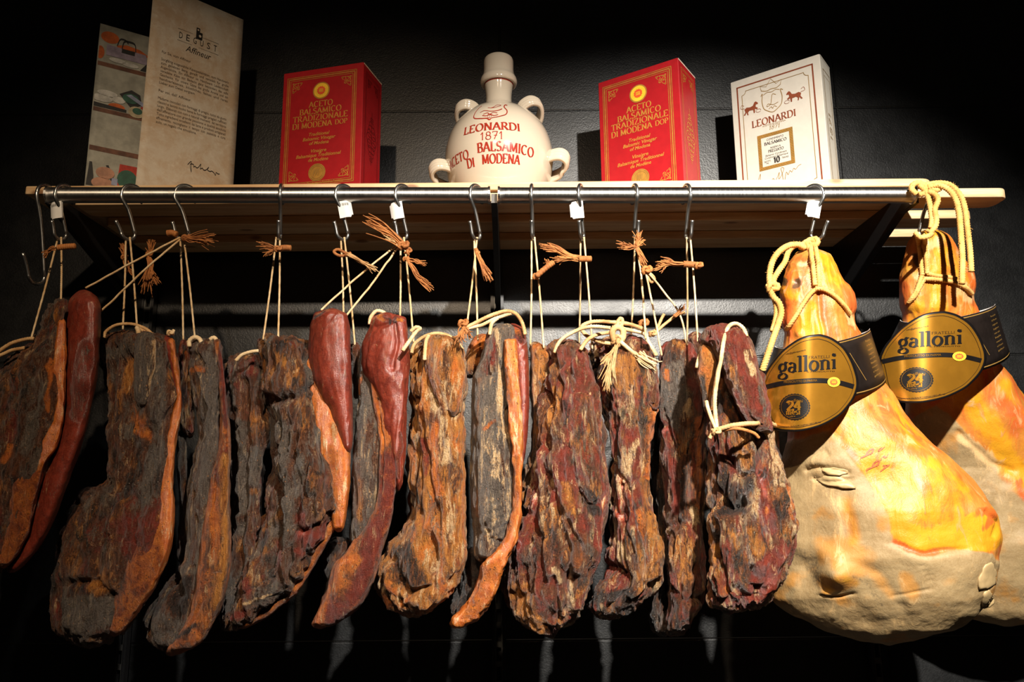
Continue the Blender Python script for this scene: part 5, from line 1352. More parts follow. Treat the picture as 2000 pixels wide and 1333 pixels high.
# 6
hang(m6, 'f', 781, 640, -.003, 1.49); hang(m6, 'f', 808, 672, .004, 1.485)
tuft(m6, [(786, 478), (765, 458), (742, 442), (716, 430)], 20, .010, mat='jute', r=.0012, r0=.005); tuft(m6, [(772, 472), (762, 466), (753, 460)], 6, .006, mat='twine')
knot_at(m6, P(788, 480, 1.455), .0085, 'jute'); knot_at(m6, P(797, 492, 1.455), .0060, 'jute', (.3, .2, 1)); knot_at(m6, P(792, 506, 1.455), .0045, 'jute')
tuft(m6, [(795, 505), (806, 525), (820, 548), (842, 568)], 14, .010); tuft(m6, [(798, 508), (812, 512), (826, 516)], 10, .014)
cord(m6, 'tied_string', [(804, 690), (809, 674), (825, 660), (848, 652), (872, 655), (892, 668), (904, 684)], .0034, 'twine', 1.425); cord(m6, 'tied_string', [(838, 655), (832, 668), (830, 686), (829, 704)], .0036, 'twine_white', 1.42)
cord(m6, 'tied_string', [(786, 686, 1.375), (798, 668, 1.38), (812, 650, 1.40), (820, 642, 1.44), (812, 640, 1.44), (802, 648, 1.44)], .0036, 'twine_white')
# 7
hang(m7, 'g', 910, 650, .002, 1.48); hang(m7, 'g', 933, 665, -.004, 1.48)
tuft(m7, [(930, 487), (938, 508), (948, 528), (960, 548)], 20, .012, tie=.0035)
knot_at(m7, P(904, 632, 1.385), .0075, 'jute'); tuft(m7, [(906, 640), (900, 655), (898, 668)], 14, .014, mat='jute', Y=1.38); tuft(m7, [(908, 640), (914, 652), (918, 660)], 10, .010, mat='jute', Y=1.38)
cord(m7, 'tied_string', [(910, 640), (940, 626), (965, 614), (990, 608), (1008, 614), (1020, 632), (1026, 654)], .0036, 'twine', 1.43); cord(m7, 'tied_string', [(910, 642), (940, 636), (970, 622), (998, 612)], .0034, 'twine_white', 1.432); cord(m7, 'tied_string', [(972, 622), (960, 634), (956, 655)], .0036, 'twine_white', 1.43)
# 8
hang(m8, 'h', 1036, 674, -.002, 1.49); hang(m8, 'h', 1062, 680, .004, 1.475)
cord(m8, 'tied_string', [(1083, 690, 1.43), (1090, 672, 1.43), (1110, 654, 1.42), (1140, 641, 1.415), (1165, 638, 1.41), (1192, 641, 1.405)], .0035)
# 9
hang(m9, 'i', 1131, 676, -.003, 1.58); hang(m9, 'i', 1157, 682, .004, 1.48)
roll(m9, [(1130, 506), (1142, 506), (1156, 506)], .0055); tuft(m9, [(1130, 505), (1108, 498), (1085, 486), (1057, 479)], 16, .008, mat='jute', r=.0012, r0=.003)
tuft(m9, [(1128, 506), (1110, 506), (1092, 508), (1080, 512)], 14, .012); roll(m9, [(1082, 512), (1066, 524), (1046, 541)], .0050); tuft(m9, [(1070, 522), (1068, 512), (1066, 506)], 7, .008); knot_at(m9, P(1047, 540, 1.45), .0062)
cord(m9, 'tied_string', [(1262, 645), (1230, 634), (1190, 629), (1160, 629), (1142, 634), (1136, 642), (1145, 655), (1170, 668), (1194, 672)], .0038, 'twine', 1.42)
cord(m9, 'tied_string', [(1133, 684, 1.38), (1148, 664, 1.385), (1168, 654, 1.41), (1194, 650, 1.42)], .0036, 'twine')
cord(m9, 'tied_string', [(1195, 640), (1230, 645), (1258, 652), (1266, 668), (1282, 695)], .0040, 'twine_white', 1.425)
knot_at(m9, P(1206, 667, 1.412), .0085, 'twine', (.3, .2, 1)); cord(m9, 'bow_loop', [(1200, 668), (1196, 650), (1204, 640), (1216, 645), (1216, 660), (1208, 670)], .0060, 'twine', 1.414); cord(m9, 'bow_loop', [(1206, 640), (1207, 628), (1213, 622), (1216, 630), (1211, 641)], .0036, 'twine', 1.418)
tuft(m9, [(1204, 676), (1198, 700), (1190, 730), (1186, 760)], 22, .016, mat='twine', Y=1.405, r=.0011); tuft(m9, [(1202, 680), (1190, 696), (1178, 712)], 12, .008, mat='twine', Y=1.405)
cord(m9, 'string_tail', [(1212, 668), (1228, 682), (1246, 696), (1262, 706)], .0040, 'twine_white', 1.408); tuft(m9, [(1246, 694), (1262, 706), (1280, 716)], 16, .007, mat='twine_white', Y=1.405, r=.0013, r0=.006)
knot_at(m9, P(1256, 632, 1.43), .0080, 'jute')
# 10
hang(m10, 'j', 1233, 655, -.003, 1.50); cord(m10, 'hanging_string', [(1240, 468, 1.49), (1250, 520, 1.47), (1257, 600, 1.42), (1261, 662, 1.365)])
cord(m10, 'hanging_string', [(1262, 535, 1.455), (1275, 600, 1.455), (1292, 695, 1.45)]); cord(m10, 'hanging_string', [(1266, 533, 1.455), (1300, 575, 1.455), (1330, 620, 1.455), (1344, 692, 1.46)])
tuft(m10, [(1243, 482), (1246, 468), (1245, 455)], 14, .010, Y=1.415); tuft(m10, [(1244, 482), (1228, 482), (1208, 480)], 14, .014, tie=.006, Y=1.415); tuft(m10, [(1244, 482), (1252, 475), (1258, 470)], 10, .008, Y=1.415)
tuft(m10, [(1244, 485), (1250, 500), (1258, 520)], 16, .008, r=.0014, Y=1.415); knot_at(m10, P(1262, 528, 1.415), .0085); cord(m10, 'tied_string', [(1258, 528), (1270, 535), (1278, 545), (1272, 552), (1264, 540)], .0028, 'twine')
knot_at(m10, P(1274, 652, 1.36), .0060, 'twine'); cord(m10, 'string_tail', [(1274, 652), (1284, 640), (1292, 622), (1297, 614)], .0030, 'twine'); cord(m10, 'string_tail', [(1275, 654), (1298, 634), (1318, 618), (1338, 611)], .0030, 'twine')
tuft(m10, [(1318, 618), (1328, 608), (1336, 598)], 9, .006, mat='jute')
# 11
hang(m11, 'k', 1342, 690, -.004, 1.68); hang(m11, 'k', 1363, 668, .003, 1.50)
roll(m11, [(1334, 516), (1350, 517), (1369, 519)], .0058); tuft(m11, [(1334, 516), (1318, 516), (1302, 512), (1284, 512)], 16, .010); tuft(m11, [(1310, 514), (1298, 520), (1284, 528)], 8, .008); knot_at(m11, P(1364, 519, 1.45), .0062)
cord(m11, 'tied_string', [(1361, 720), (1366, 698), (1378, 682), (1394, 673), (1410, 672)], .0036, 'twine_white', 1.43)
cord(m11, 'tied_string', [(1458, 658, 1.405), (1452, 642, 1.41), (1438, 633, 1.41), (1424, 638, 1.40), (1415, 660, 1.385), (1408, 700, 1.38), (1398, 760, 1.385), (1396, 800, 1.39), (1400, 838, 1.385)], .0036, 'twine_white')
cord(m11, 'tied_string', [(1380, 785, 1.41), (1386, 810, 1.395), (1398, 838, 1.385)], .0034, 'twine_white')
cord(m11, 'tied_string', [(1392, 850, 1.385), (1402, 840, 1.38), (1430, 832, 1.372), (1465, 828, 1.375), (1500, 828, 1.41), (1516, 832, 1.46)], .0042, 'twine')
cord(m11, 'tied_string', [(1402, 842, 1.384), (1440, 838, 1.370), (1470, 846, 1.375), (1482, 856, 1.38)], .0030, 'jute')
knot_at(m11, P(1398, 843, 1.378), .0062, 'twine'); cord(m11, 'string_tail', [(1398, 845), (1390, 850), (1386, 857)], .0032, 'twine', 1.38)

# ------------------------------------------------------------------ hams
HROWS = [(486, 1578, 1600), (492, 1560, 1612), (500, 1552, 1622), (516, 1542, 1634), (540, 1534, 1645), (562, 1532, 1658), (575, 1527, 1663), (600, 1528, 1667), (615, 1526, 1664), (633, 1526, 1672), (650, 1533, 1684), (680, 1530, 1690), (720, 1526, 1700), (748, 1526, 1722), (775, 1527, 1748), (800, 1532, 1764), (830, 1536, 1788), (860, 1536, 1818), (896, 1531, 1864), (930, 1526, 1898), (960, 1520, 1922), (1004, 1514, 1949), (1056, 1508, 1957), (1100, 1505, 1952), (1140, 1506, 1941), (1170, 1512, 1928), (1200, 1545, 1905), (1230, 1605, 1868), (1252, 1680, 1800), (1262, 1720, 1752)]

def ham_body(root, off, Yf, hdf, seed, shear, zones, bumps, grooves, sc=1.0):
    rows = np.array(HROWS, float)
    NV, NU = 300, 220
    y0, y1 = rows[0, 0], rows[-1, 0]
    t = np.linspace(0, 1, NV); t = t - np.sin(2 * math.pi * t) / (2 * math.pi) * .5
    yy = y0 + (y1 - y0) * t
    def sm(c):
        g = np.linspace(y0, y1, 600); v = np.interp(g, rows[:, 0], c)
        k = np.exp(-np.linspace(-2, 2, 15) ** 2); k /= k.sum()
        return np.interp(yy, g, np.convolve(np.pad(v, 7, mode='edge'), k, 'valid'))
    xl, xr = sm(rows[:, 1]), sm(rows[:, 2])
    q = 1 - np.clip((yy - y0) / 14, 0, 1); q2 = 1 - np.clip((y1 - yy) / 34, 0, 1)
    cf = np.sqrt(np.clip(1 - q * q, .0004, 1)) * np.sqrt(np.clip(1 - q2 * q2, .0004, 1))
    xc, hw = (xl + xr) / 2, (xr - xl) / 2 * cf
    dep = np.interp(yy, [a for a, b in hdf], [b for a, b in hdf]) * cf
    Yc = np.interp(yy, [a for a, b in Yf], [b for a, b in Yf])
    th = np.linspace(0, 2 * math.pi, NU, endpoint=False)
    c, s = np.cos(th), np.sin(th)
    cx = np.sign(c) * np.abs(c) ** .9; sy = np.sign(s) * np.abs(s) ** .9
    PX = xc[:, None] + hw[:, None] * cx; PY = np.repeat(yy[:, None], NU, 1)
    sh = shear * sstep(640, 900, yy)[:, None]
    YY = Yc[:, None] - dep[:, None] * sy + sh * (xc[:, None] - PX) / F * 1.5
    pos = P(PX + off[0], PY + off[1], YY)
    du = np.roll(pos, -1, 1) - np.roll(pos, 1, 1); dv = np.gradient(pos, axis=0)
    nr = np.cross(du, dv); nr /= np.linalg.norm(nr, axis=2)[..., None] + 1e-12
    if ((pos - pos.mean(1, keepdims=True)) * nr).sum() < 0: nr = -nr
    fr = sstep(-.15, .2, sy)[None, :] * np.ones_like(PX)
    wx = 9 * fbm(pos / .045, seed + 31, 4); wy = 9 * fbm(pos / .045, seed + 32, 4)
    low = sstep(640, 860, PY)
    disp = (.004 + .006 * low) * fbm(pos / .09, seed, 3) + .0011 * fbm(pos / .022, seed + 3, 3) + .0005 * fbm(pos / .007, seed + 4, 2)
    disp += .0045 * (1 - low) * (ridged(pos / np.array([.022, .03, .10]), seed + 5, 2) - .5)
    for x, y, rx, ry, a in bumps:
        disp += a * np.exp(-((PX + wx * .4 - x) / rx) ** 2 - ((PY + wy * .4 - y) / ry) ** 2) * fr
    for pts, w, dp in grooves:
        d = seg_dist(PX + wx * .5, PY + wy * .5, pts)
        disp -= dp * np.exp(-(d / w) ** 2) * fr
    W = {}
    n1 = fbm(pos / np.array([.03, .03, .09]), seed + 41, 4); n2 = fbm(pos / .05, seed + 42, 4); n3 = fbm(pos / np.array([.02, .02, .05]), seed + 43, 3)
    W['lard'] = np.zeros_like(PX); W['yellow'] = .35 + .8 * n2; W['red'] = .28 + 1.0 * n1; W['frost'] = .10 + .55 * n3; W['dark'] = -.1 + 0 * n3; W['peach'] = .20 + 1.1 * n2
    for z in zones:
        kk, pts, w = z[0], z[1], z[2]
        st = z[3] if len(z) > 3 else 1.0
        if w is None:
            m = sstep(8, -8, poly_sd(PX + wx, PY + wy, pts))
        else:
            m = sstep(w * 2.0, 0, seg_dist(PX + wx, PY + wy, pts))
        m = m * st
        W[kk] = np.maximum(W[kk], m)
        if kk == 'lard': disp += .0035 * m * fr
        if kk in ('yellow', 'lard'):
            W['red'] *= (1 - .6 * m)
            if kk == 'yellow': W['lard'] *= (1 - m)
    pos = pos + nr * (disp * np.minimum(1, cf[:, None] + .15))[..., None]
    idx = np.arange(NV * NU).reshape(NV, NU); r2 = np.roll(idx, -1, 1)
    Fc = np.stack([idx[:-1], idx[1:], r2[1:], r2[:-1]], -1).reshape(-1, 4)
    n = NV * NU
    capq = [(idx[0][j], r2[0][j], r2[0][(j + 1) % NU], n) for j in range(0, NU, 2)] + [(r2[-1][(j + 1) % NU], r2[-1][j], idx[-1][j], n + 1) for j in range(0, NU, 2)]
    V = np.vstack([pos.reshape(-1, 3), pos[0].mean(0), pos[-1].mean(0)])
    za = np.stack([W['lard'], W['yellow'], W['red'], np.ones_like(PX)], -1).reshape(-1, 4)
    zb = np.stack([W['frost'], W['dark'], W['peach'], np.ones_like(PX)], -1).reshape(-1, 4)
    za = np.vstack([za, za[:1], za[-1:]]); zb = np.vstack([zb, zb[:1], zb[-1:]])
    return mk('ham_body', V, np.vstack([Fc, np.array(capq)]), M['ham'], root, True, None, {'zone_a': za, 'zone_b': zb})

def depth_at(obj, x, y, off):
    """front depth of a body where the line of sight through a photo point meets it"""
    o = np.array([0, 0, CAMZ]); d = P(x, y, 3.0) - o
    loc = root_loc(obj)
    hit, p, nn, i = obj.ray_cast(Vector(o - loc), Vector(d / np.linalg.norm(d)))
    return p[1] + loc[1] if hit else None

def rope(parent, name, pts, r=.0048, mat='rope', off=(0, 0), fuzz=True):
    p = np.array([P(a + off[0], b + off[1], c) for a, b, c in pts])
    L = np.linalg.norm(np.diff(p, axis=0), axis=1).sum()
    q = spline(p, int(max(24, L / .0014)))
    V, Fc = tube_vf(q, r, 12, 420, 3, .13)
    mb = MB(); mb.add(V, Fc)
    if fuzz:
        for k in range(int(L / .004)):
            i = rnd.randrange(2, len(q) - 2)
            d = np.array([rnd.gauss(0, 1), rnd.gauss(-.3, 1), rnd.gauss(0, 1)]); d /= np.linalg.norm(d)
            a = q[i] + d * r * .8
            b = a + d * rnd.uniform(.002, .005) + (q[i + 1] - q[i - 1]) * rnd.uniform(-1.2, 1.2)
            mb.add(*tube_vf(np.array([a, (a + b) / 2 + d * .0004, b]), .00028, 3))
    return mb.build(name, M[mat], parent)

def ham_label(root, body, off, T, Yd, curv, band_pts, cx):
    """black paper collar round the shank with the gold label in front; T maps label space to photo points"""
    def fnk(k):
        def fn(u, v):
            x, y = T(np.asarray(u, float), np.asarray(v, float))
            Y = Yd + np.where(x < cx, curv, .026) * ((x - cx) / 100) ** 2
            return P(x, y, Y - .0007 * k)
        return fn
    (tl, tr, bl, br, Yb, dpt, sag_t, sag_b) = band_pts
    n = 120
    th = np.linspace(0, 2 * math.pi, n, endpoint=False)
    rows = []
    for f in np.linspace(0, 1, 7):
        a = np.array(tl) * (1 - f) + np.array(bl) * f; b = np.array(tr) * (1 - f) + np.array(br) * f
        c = (a + b) / 2; h = (b - a) / 2; sg = sag_t * (1 - f) + sag_b * f
        x = c[0] + h[0] * np.cos(th); y = c[1] + h[1] * np.cos(th) + sg * np.where(np.sin(th) > 0, np.sin(th), -.8 * np.sin(th))
        rows.append(P(x, y, Yb - dpt * np.sin(th)))
    A = np.array(rows)
    cen = A.mean(1, keepdims=True)
    B = cen + (A - cen) * .992
    V = np.vstack([A.reshape(-1, 3), B.reshape(-1, 3)])
    m = 7 * n
    Fo = []; Fi = []
    for i in range(6):
        for j in range(n):
            k = (j + 1) % n
            Fo.append((i * n + j, i * n + k, (i + 1) * n + k, (i + 1) * n + j)); Fi.append((m + i * n + j, m + (i + 1) * n + j, m + (i + 1) * n + k, m + i * n + k))
    for j in range(n):
        k = (j + 1) % n
        Fi += [(j, m + j, m + k, k), (6 * n + j, 6 * n + k, m + 6 * n + k, m + 6 * n + j)]
    band = mk('collar_band', V, Fo + Fi, M['band_black'], root, True, label='black paper collar band')
    band.data.materials.append(M['label_white'])
    for i, p in enumerate(band.data.polygons):
        if i >= len(Fo): p.material_index = 1
    # gold print along the right part of the band
    def bmap(u, v):     # u angle degrees, v 0..1 down
        u = np.radians(np.asarray(u, float)); v = np.asarray(v, float)
        a = np.array(tl) * (1 - v)[..., None] + np.array(bl) * v[..., None]; b = np.array(tr) * (1 - v)[..., None] + np.array(br) * v[..., None]
        c = (a + b) / 2; h = (b - a) / 2; sg = sag_t * (1 - v) + sag_b * v
        x = c[..., 0] + h[..., 0] * np.cos(u) * 1.002; y = c[..., 1] + h[..., 1] * np.cos(u) + sg * np.sin(u)
        return P(x, y, Yb - dpt * np.sin(u) - .0012)
    a = Art()
    for vv in (.035, .955):
        a.stroke([(100 - k * 4, vv) for k in range(25)], .016)
    a.poly([(58.6, .25), (58.0, .25), (43.6, .78), (44.2, .78)])
    a.emit('band_edging', M['olive_gold'], band, bmap, label='bronze edging lines on the collar')
    a = Art()
    for r in range(9):
        a.btext(['Prosciutto', 'di Parma', 'stagionato', 'Langhirano', 'con sale', 'Italia', 'conservare', 'al fresco', 'galloni'][r], 24, .84 - r * .078, .03, 13, xform=lambda x, y: (48 - x, 1 - y))
    a.emit('band_text', M['olive_gold'], band, bmap)
    # label disc
    out = [(66, 640), (100, 560), (165, 468), (240, 388), (360, 308), (480, 282), (540, 288), (610, 316), (690, 380), (750, 480), (785, 580), (795, 640), (790, 695), (760, 770), (700, 850), (640, 905), (520, 970), (380, 1008), (270, 1014), (170, 1000), (122, 950), (95, 870), (78, 770), (62, 690)]
    o = spline([np.array(p, float) for p in out + out[:1]], 121)[:-1]
    cxy = np.array([400., 660.])
    rings = np.linspace(1, .02, 26)
    def disc(scale, k, mat, name, par, thick=True, label=None):
        pts = [cxy + (o - cxy) * r * scale for r in rings]
        Fk = fnk(k)
        A = np.array([Fk(p[:, 0], p[:, 1]) for p in pts]); nn = len(o)
        V = A.reshape(-1, 3); Fc = []
        for i in range(len(rings) - 1):
            for j in range(nn):
                q = (j + 1) % nn
                Fc.append((i * nn + j, i * nn + q, (i + 1) * nn + q, (i + 1) * nn + j))
        Fc.append(tuple(range((len(rings) - 1) * nn, len(rings) * nn)))
        if thick:
            m = len(V); V = np.vstack([V, V + np.array([0, .0012, 0])])
            Fc += [tuple(i + m for i in f[::-1]) for f in Fc] + [(j, m + j, m + (j + 1) % nn, (j + 1) % nn) for j in range(nn)]
        return mk(name, V, Fc, mat, par, True, label)
    lab = disc(1.0, 0, M['label_black'], 'label_disc', root, label='gold maker label with black rim')
    disc(.955, 1, M['label_gold'], 'gold_face', lab, False)
    e = fnk(2)
    a = Art()
    def shear(x, y): return (x, y)
    flip = lambda x, y: (x, y)
    def ln(px, py, slope): return lambda x, y: (px + x, py - y + slope * x)
    a.text('galloni', 0, 0, 118, .19, .04, 440, .22, .12, ln(412, 558, -.085))
    a.text('FRATELLI', 0, 0, 19, .13, .10, 160, .4, .12, ln(500, 462, -.05))
    a.btext('IL PROSCIUTTO', 0, 0, 9, 210, xform=ln(512, 566, -.02))
    a.btext('info@galloniparma.it', 0, 0, 12, 150, xform=ln(324, 420, -.22))
    st = spline([(80, 684), (200, 655), (330, 638), (450, 630), (560, 632), (660, 648), (760, 676)], 60)
    a.stroke([tuple(p) for p in st], 36)
    a.stroke([tuple(p) for p in (cxy + (o - cxy) * .905)], 2.5)
    a.btext('Galloni F.lli S.p.A. | Via Roma 84 | Langhirano | 43013 (PR), Italy', 0, 0, 11, 330, xform=lambda x, y: (350 + x, 972 - y - .13 * x - .00020 * x * x))
    scal = [(317 + (118 if i % 2 else 112) * math.cos(i * math.pi / 30), 828 + (102 if i % 2 else 97) * math.sin(i * math.pi / 30)) for i in range(60)]
    a.rings(scal, 317, 828, 8)
    a.emit('black_print', M['label_black'], lab, e)
    g = fnk(3)
    a = Art()
    a.btext('PROSCIUTTO DI PARMA', 0, 0, 17, 250, xform=ln(360, 643, -.055))
    a.text('24', 0, 0, 68, .30, .02, 112, .22, .12, ln(310, 852, -.03))
    a.text('mesi', 0, 0, 46, .22, .04, 108, .3, .12, ln(304, 886, -.03))
    a.btext('e oltre', 0, 0, 13, 60, .3, xform=ln(290, 904, -.03))
    a.btext('galloni', 0, 0, 24, 110, .2, xform=lambda x, y: (322 + x, 790 - y + .0042 * x * x - .1 * x))
    a.stroke(arc(317, 828, 103, 89, 0, 360, 50), 2.0)
    a.emit('gold_print', M['label_gold'], lab, g)
    a = Art(); a.disc(610, 641, 47, 37); a.emit('seal_field', M['dop_yellow'], lab, g)
    a = Art()
    a.rings([(610 + (26 if i % 2 else 32) * math.cos(i * math.pi / 12), 641 + (20 if i % 2 else 25) * math.sin(i * math.pi / 12)) for i in range(24)], 610, 641, 3)
    a.emit('seal_star', M['dop_red'], lab, fnk(4))
    a = Art()
    for k in (-1, 0, 1): a.stroke([(594, 641 + 7 * k), (626, 641 + 7 * k)], 3)
    a.emit('seal_lines', M['dop_yellow'], lab, fnk(5))
    return lab

Z1 = [('lard', [(1560, 855), (1620, 838), (1650, 880), (1690, 930), (1720, 965), (1735, 1010), (1742, 1060), (1765, 1080), (1830, 1085), (1900, 1070), (1940, 1085), (1975, 1120), (1990, 1300), (1400, 1300), (1400, 900)], None, 1.0),
      ('yellow', [(1735, 1000), (1790, 1030), (1850, 1030), (1900, 1000), (1960, 985), (1965, 1060), (1930, 1085), (1860, 1072), (1800, 1075), (1752, 1062), (1735, 1040)], None, 1.0),
      ('yellow', [(1690, 900), (1730, 965), (1760, 1010)], 18, .9), ('red', [(1745, 1060), (1780, 1078), (1830, 1082)], 8, .9), ('red', [(1800, 860), (1760, 820), (1730, 790)], 6, .7), ('red', [(1700, 800), (1760, 880), (1800, 930)], 9, .55), ('red', [(1640, 800), (1660, 850)], 9, .5),
      ('frost', [(1740, 840), (1790, 900), (1800, 950)], 16, .25), ('frost', [(1670, 820), (1730, 880)], 12, .25), ('yellow', [(1640, 790), (1800, 900), (1900, 1000), (1870, 1030), (1800, 1020), (1720, 940), (1650, 860)], None, .62), ('yellow', [(1655, 985), (1668, 1060)], 16, .5), ('peach', [(1655, 985), (1665, 1060)], 22, .7),
      ('frost', [(1655, 618), (1662, 634)], 7, .9), ('frost', [(1558, 512), (1596, 508)], 6, .5), ('yellow', [(1600, 500), (1625, 520)], 16, .9), ('yellow', [(1585, 600), (1578, 650)], 14, .8), ('red', [(1606, 580), (1618, 640), (1622, 660)], 9, .75), ('red', [(1540, 590), (1530, 640)], 14, .8), ('red', [(1650, 560), (1662, 605)], 12, .7),
      ('dark', [(1559, 548), (1560, 556)], 6, 1.0), ('dark', [(1537, 548), (1536, 556)], 4, .8), ('yellow', [(1534, 572), (1560, 580)], 12, .8),
      ('dark', [(1548, 1075), (1580, 1092), (1600, 1128)], 16, .55), ('dark', [(1672, 1125), (1700, 1150), (1722, 1180)], 8, .42), ('dark', [(1600, 960), (1618, 1010)], 12, .28), ('peach', [(1770, 1130), (1780, 1160)], 16, .8), ('peach', [(1700, 1110), (1740, 1160)], 14, .6), ('yellow', [(1618, 1150), (1645, 1118), (1668, 1140)], 16, .6), ('peach', [(1610, 1130), (1650, 1140)], 14, .8),  # dark zone left of the knob: crevice shade put into the colour
      ('red', [(1915, 1000), (1940, 1000), (1925, 1030)], 8, .9), ('red', [(1920, 1100), (1935, 1085)], 7, .7), ('dark', [(1555, 560), (1556, 548)], 5, 1)]
B1 = [(1642, 1116, 34, 30, .030), (1580, 1108, 26, 34, -.012), (1618, 1158, 14, 8, .006), (1600, 905, 45, 22, .008), (1655, 592, 20, 34, .010), (1545, 560, 22, 40, .006), (1556, 552, 7, 7, -.006), (1560, 655, 8, 8, .006), (1800, 1050, 60, 40, .006), (1655, 1000, 14, 60, -.006), (1590, 620, 10, 50, -.006)]
G1 = [([(1580, 920), (1600, 912), (1655, 925)], 4, .007), ([(1590, 935), (1620, 945), (1660, 938)], 3, .005), ([(1588, 888), (1612, 880), (1622, 892)], 3, .004), ([(1606, 1160), (1640, 1166), (1668, 1160)], 3, .004), ([(1800, 1100), (1815, 1150), (1740, 1165)], 2.5, .002), ([(1660, 1095), (1720, 1120), (1760, 1180)], 10, .003), ([(1735, 1000), (1742, 1062), (1800, 1080), (1890, 1075)], 5, .004), ([(1600, 560), (1604, 610), (1612, 660)], 5, .006), ([(1925, 1000), (1945, 1020), (1940, 1050)], 4, .006)]

hm1 = thing('cured_ham', 'whole cured ham in front, lard covered foot, knotted rope on the stickered hook', 'ham', tuple(P(1600, 480, 1.49)), 'bone-in hams at the right end')
b1 = ham_body(hm1, (0, 0), [(480, 1.49), (640, 1.485), (800, 1.48), (1262, 1.475)], [(480, .050), (560, .062), (650, .066), (760, .066), (820, .078), (900, .100), (1000, .116), (1090, .110), (1170, .088), (1262, .05)], 201, .30, Z1, B1, G1)
hm2 = thing('cured_ham', 'whole cured ham at the far right edge, hung by a tied double rope', 'ham', tuple(P(1800, 440, 1.5)), 'bone-in hams at the right end')
O2 = (232, -38)
Z2 = [('lard', [(1540, 860), (1600, 830), (1650, 872), (1680, 905), (1720, 935), (1735, 965), (1760, 985), (1820, 1030), (2100, 1060), (2100, 1300), (1400, 1300), (1400, 880)], None, 1.0), ('frost', [(1650, 895), (1672, 905), (1685, 925), (1700, 935)], 13, 1.0), ('frost', [(1660, 900), (1680, 920)], 16, .9), ('red', [(1720, 820), (1760, 850), (1740, 880)], 18, .75), ('red', [(1660, 800), (1650, 850)], 6, .9), ('yellow', [(1640, 790), (1690, 860), (1740, 940), (1790, 980)], 30, .8), ('yellow', [(1740, 960), (1780, 1000)], 18, .9), ('red', [(1755, 985), (1770, 1030)], 8, .9),
      ('frost', [(1580, 520), (1605, 505)], 9, .8), ('frost', [(1640, 600), (1660, 620)], 12, .8), ('red', [(1540, 590), (1530, 650)], 16, .8), ('red', [(1650, 560), (1665, 605)], 12, .8), ('yellow', [(1605, 530), (1595, 600), (1605, 640)], 20, .8), ('dark', [(1556, 540), (1560, 552)], 7, .9), ('red', [(1612, 590), (1622, 640)], 9, .6), ('yellow', [(1560, 480), (1600, 500)], 18, .9)]
B2 = [(1655, 592, 20, 34, .012), (1560, 540, 10, 22, -.010), (1545, 590, 16, 40, .006), (1590, 620, 10, 50, -.005), (1640, 930, 60, 40, .006)]
b2 = ham_body(hm2, O2, [(480, 1.585), (560, 1.60), (640, 1.61), (800, 1.67), (950, 1.74), (1262, 1.76)], [(480, .050), (560, .062), (650, .066), (760, .070), (900, .092), (1000, .105), (1100, .10), (1180, .08), (1262, .05)], 251, .25, Z2, B2, [([(1640, 880), (1700, 940), (1745, 960)], 6, .006), ([(1730, 960), (1722, 1000), (1700, 1040)], 4, .005), ([(1690, 1010), (1720, 1060)], 4, .004)])
T1 = lambda u, v: (u / 3.846 + 1470, v / 3.846 + 580)
T2 = lambda u, v: ((935 + (u - 48) * 1.1) / 3.846 + 1470, (107 + (v - 280) * .943) / 3.846 + 580)
ham_label(hm1, b1, (0, 0), T1, 1.348, .082, ((1513, 676), (1699, 642), (1489, 745), (1731, 742), 1.468, .104, 14, 36), 1588)
ham_label(hm2, b2, O2, T2, 1.474, .048, ((1758, 625), (1944, 594), (1712, 716), (1973, 691), 1.590, .104, 14, 34), 1830)

# ropes, laid on the bodies
def on(body, x, y, off=(0, 0), lift=.0035, dflt=1.44):
    Y = depth_at(body, x + off[0], y + off[1], off)
    return (x + off[0], y + off[1], (Y if Y is not None else dflt) - lift)
bpy.context.view_layer.update()
hk = HOOKS['l']
rope(hm1, 'rope', [(1583, 478, 1.475)] + [on(b1, x, y, lift=.006) for x, y in ((1585, 500), (1588, 520), (1590, 540), (1592, 558))] , .0042)
rope(hm1, 'rope', [(1592, 480, 1.475)] + [on(b1, x, y, lift=.006) for x, y in ((1596, 500), (1598, 520), (1599, 540), (1600, 560))], .0042)
rope(hm1, 'rope', [on(b1, x, y, lift=.005) for x, y in ((1600, 562), (1585, 572), (1570, 592), (1556, 615), (1542, 636), (1536, 644))], .0040)
rope(hm1, 'rope', [on(b1, x, y, lift=.005) for x, y in ((1592, 564), (1610, 566), (1630, 578), (1648, 596), (1660, 614))], .0042)
knot_at(hm1, P(1583, 476, 1.478), .0120, 'rope', (1, .1, .4)); knot_at(hm1, P(1574, 482, 1.47), .0090, 'rope', (.2, .2, 1))
rope(hm1, 'rope_tail', [(1572, 484, 1.465), (1556, 478, 1.46), (1536, 482, 1.455), (1518, 496, 1.45), (1507, 516, 1.45), (1503, 540, 1.45), (1504, 560, 1.45)], .0056)
rope(hm1, 'rope_tail', [(1570, 478, 1.47), (1552, 480, 1.465), (1540, 492, 1.46), (1533, 512, 1.455), (1522, 528, 1.452), (1512, 545, 1.45), (1511, 560, 1.45)], .0052)
knot_at(hm1, P(1508, 562, 1.448), .0100, 'rope', (1, .2, .2))
rope(hm1, 'rope_tail', [(1504, 566, 1.446), (1510, 580, 1.446), (1521, 592, 1.445), (1526, 610, 1.443), (1521, 630, 1.44), (1512, 656, 1.435), (1503, 682, 1.435), (1495, 706, 1.44), (1489, 724, 1.445)], .0056)
rope(hm1, 'rope_tail', [(1506, 566, 1.452), (1512, 584, 1.452), (1516, 602, 1.452), (1515, 622, 1.45), (1508, 648, 1.445)], .0046)
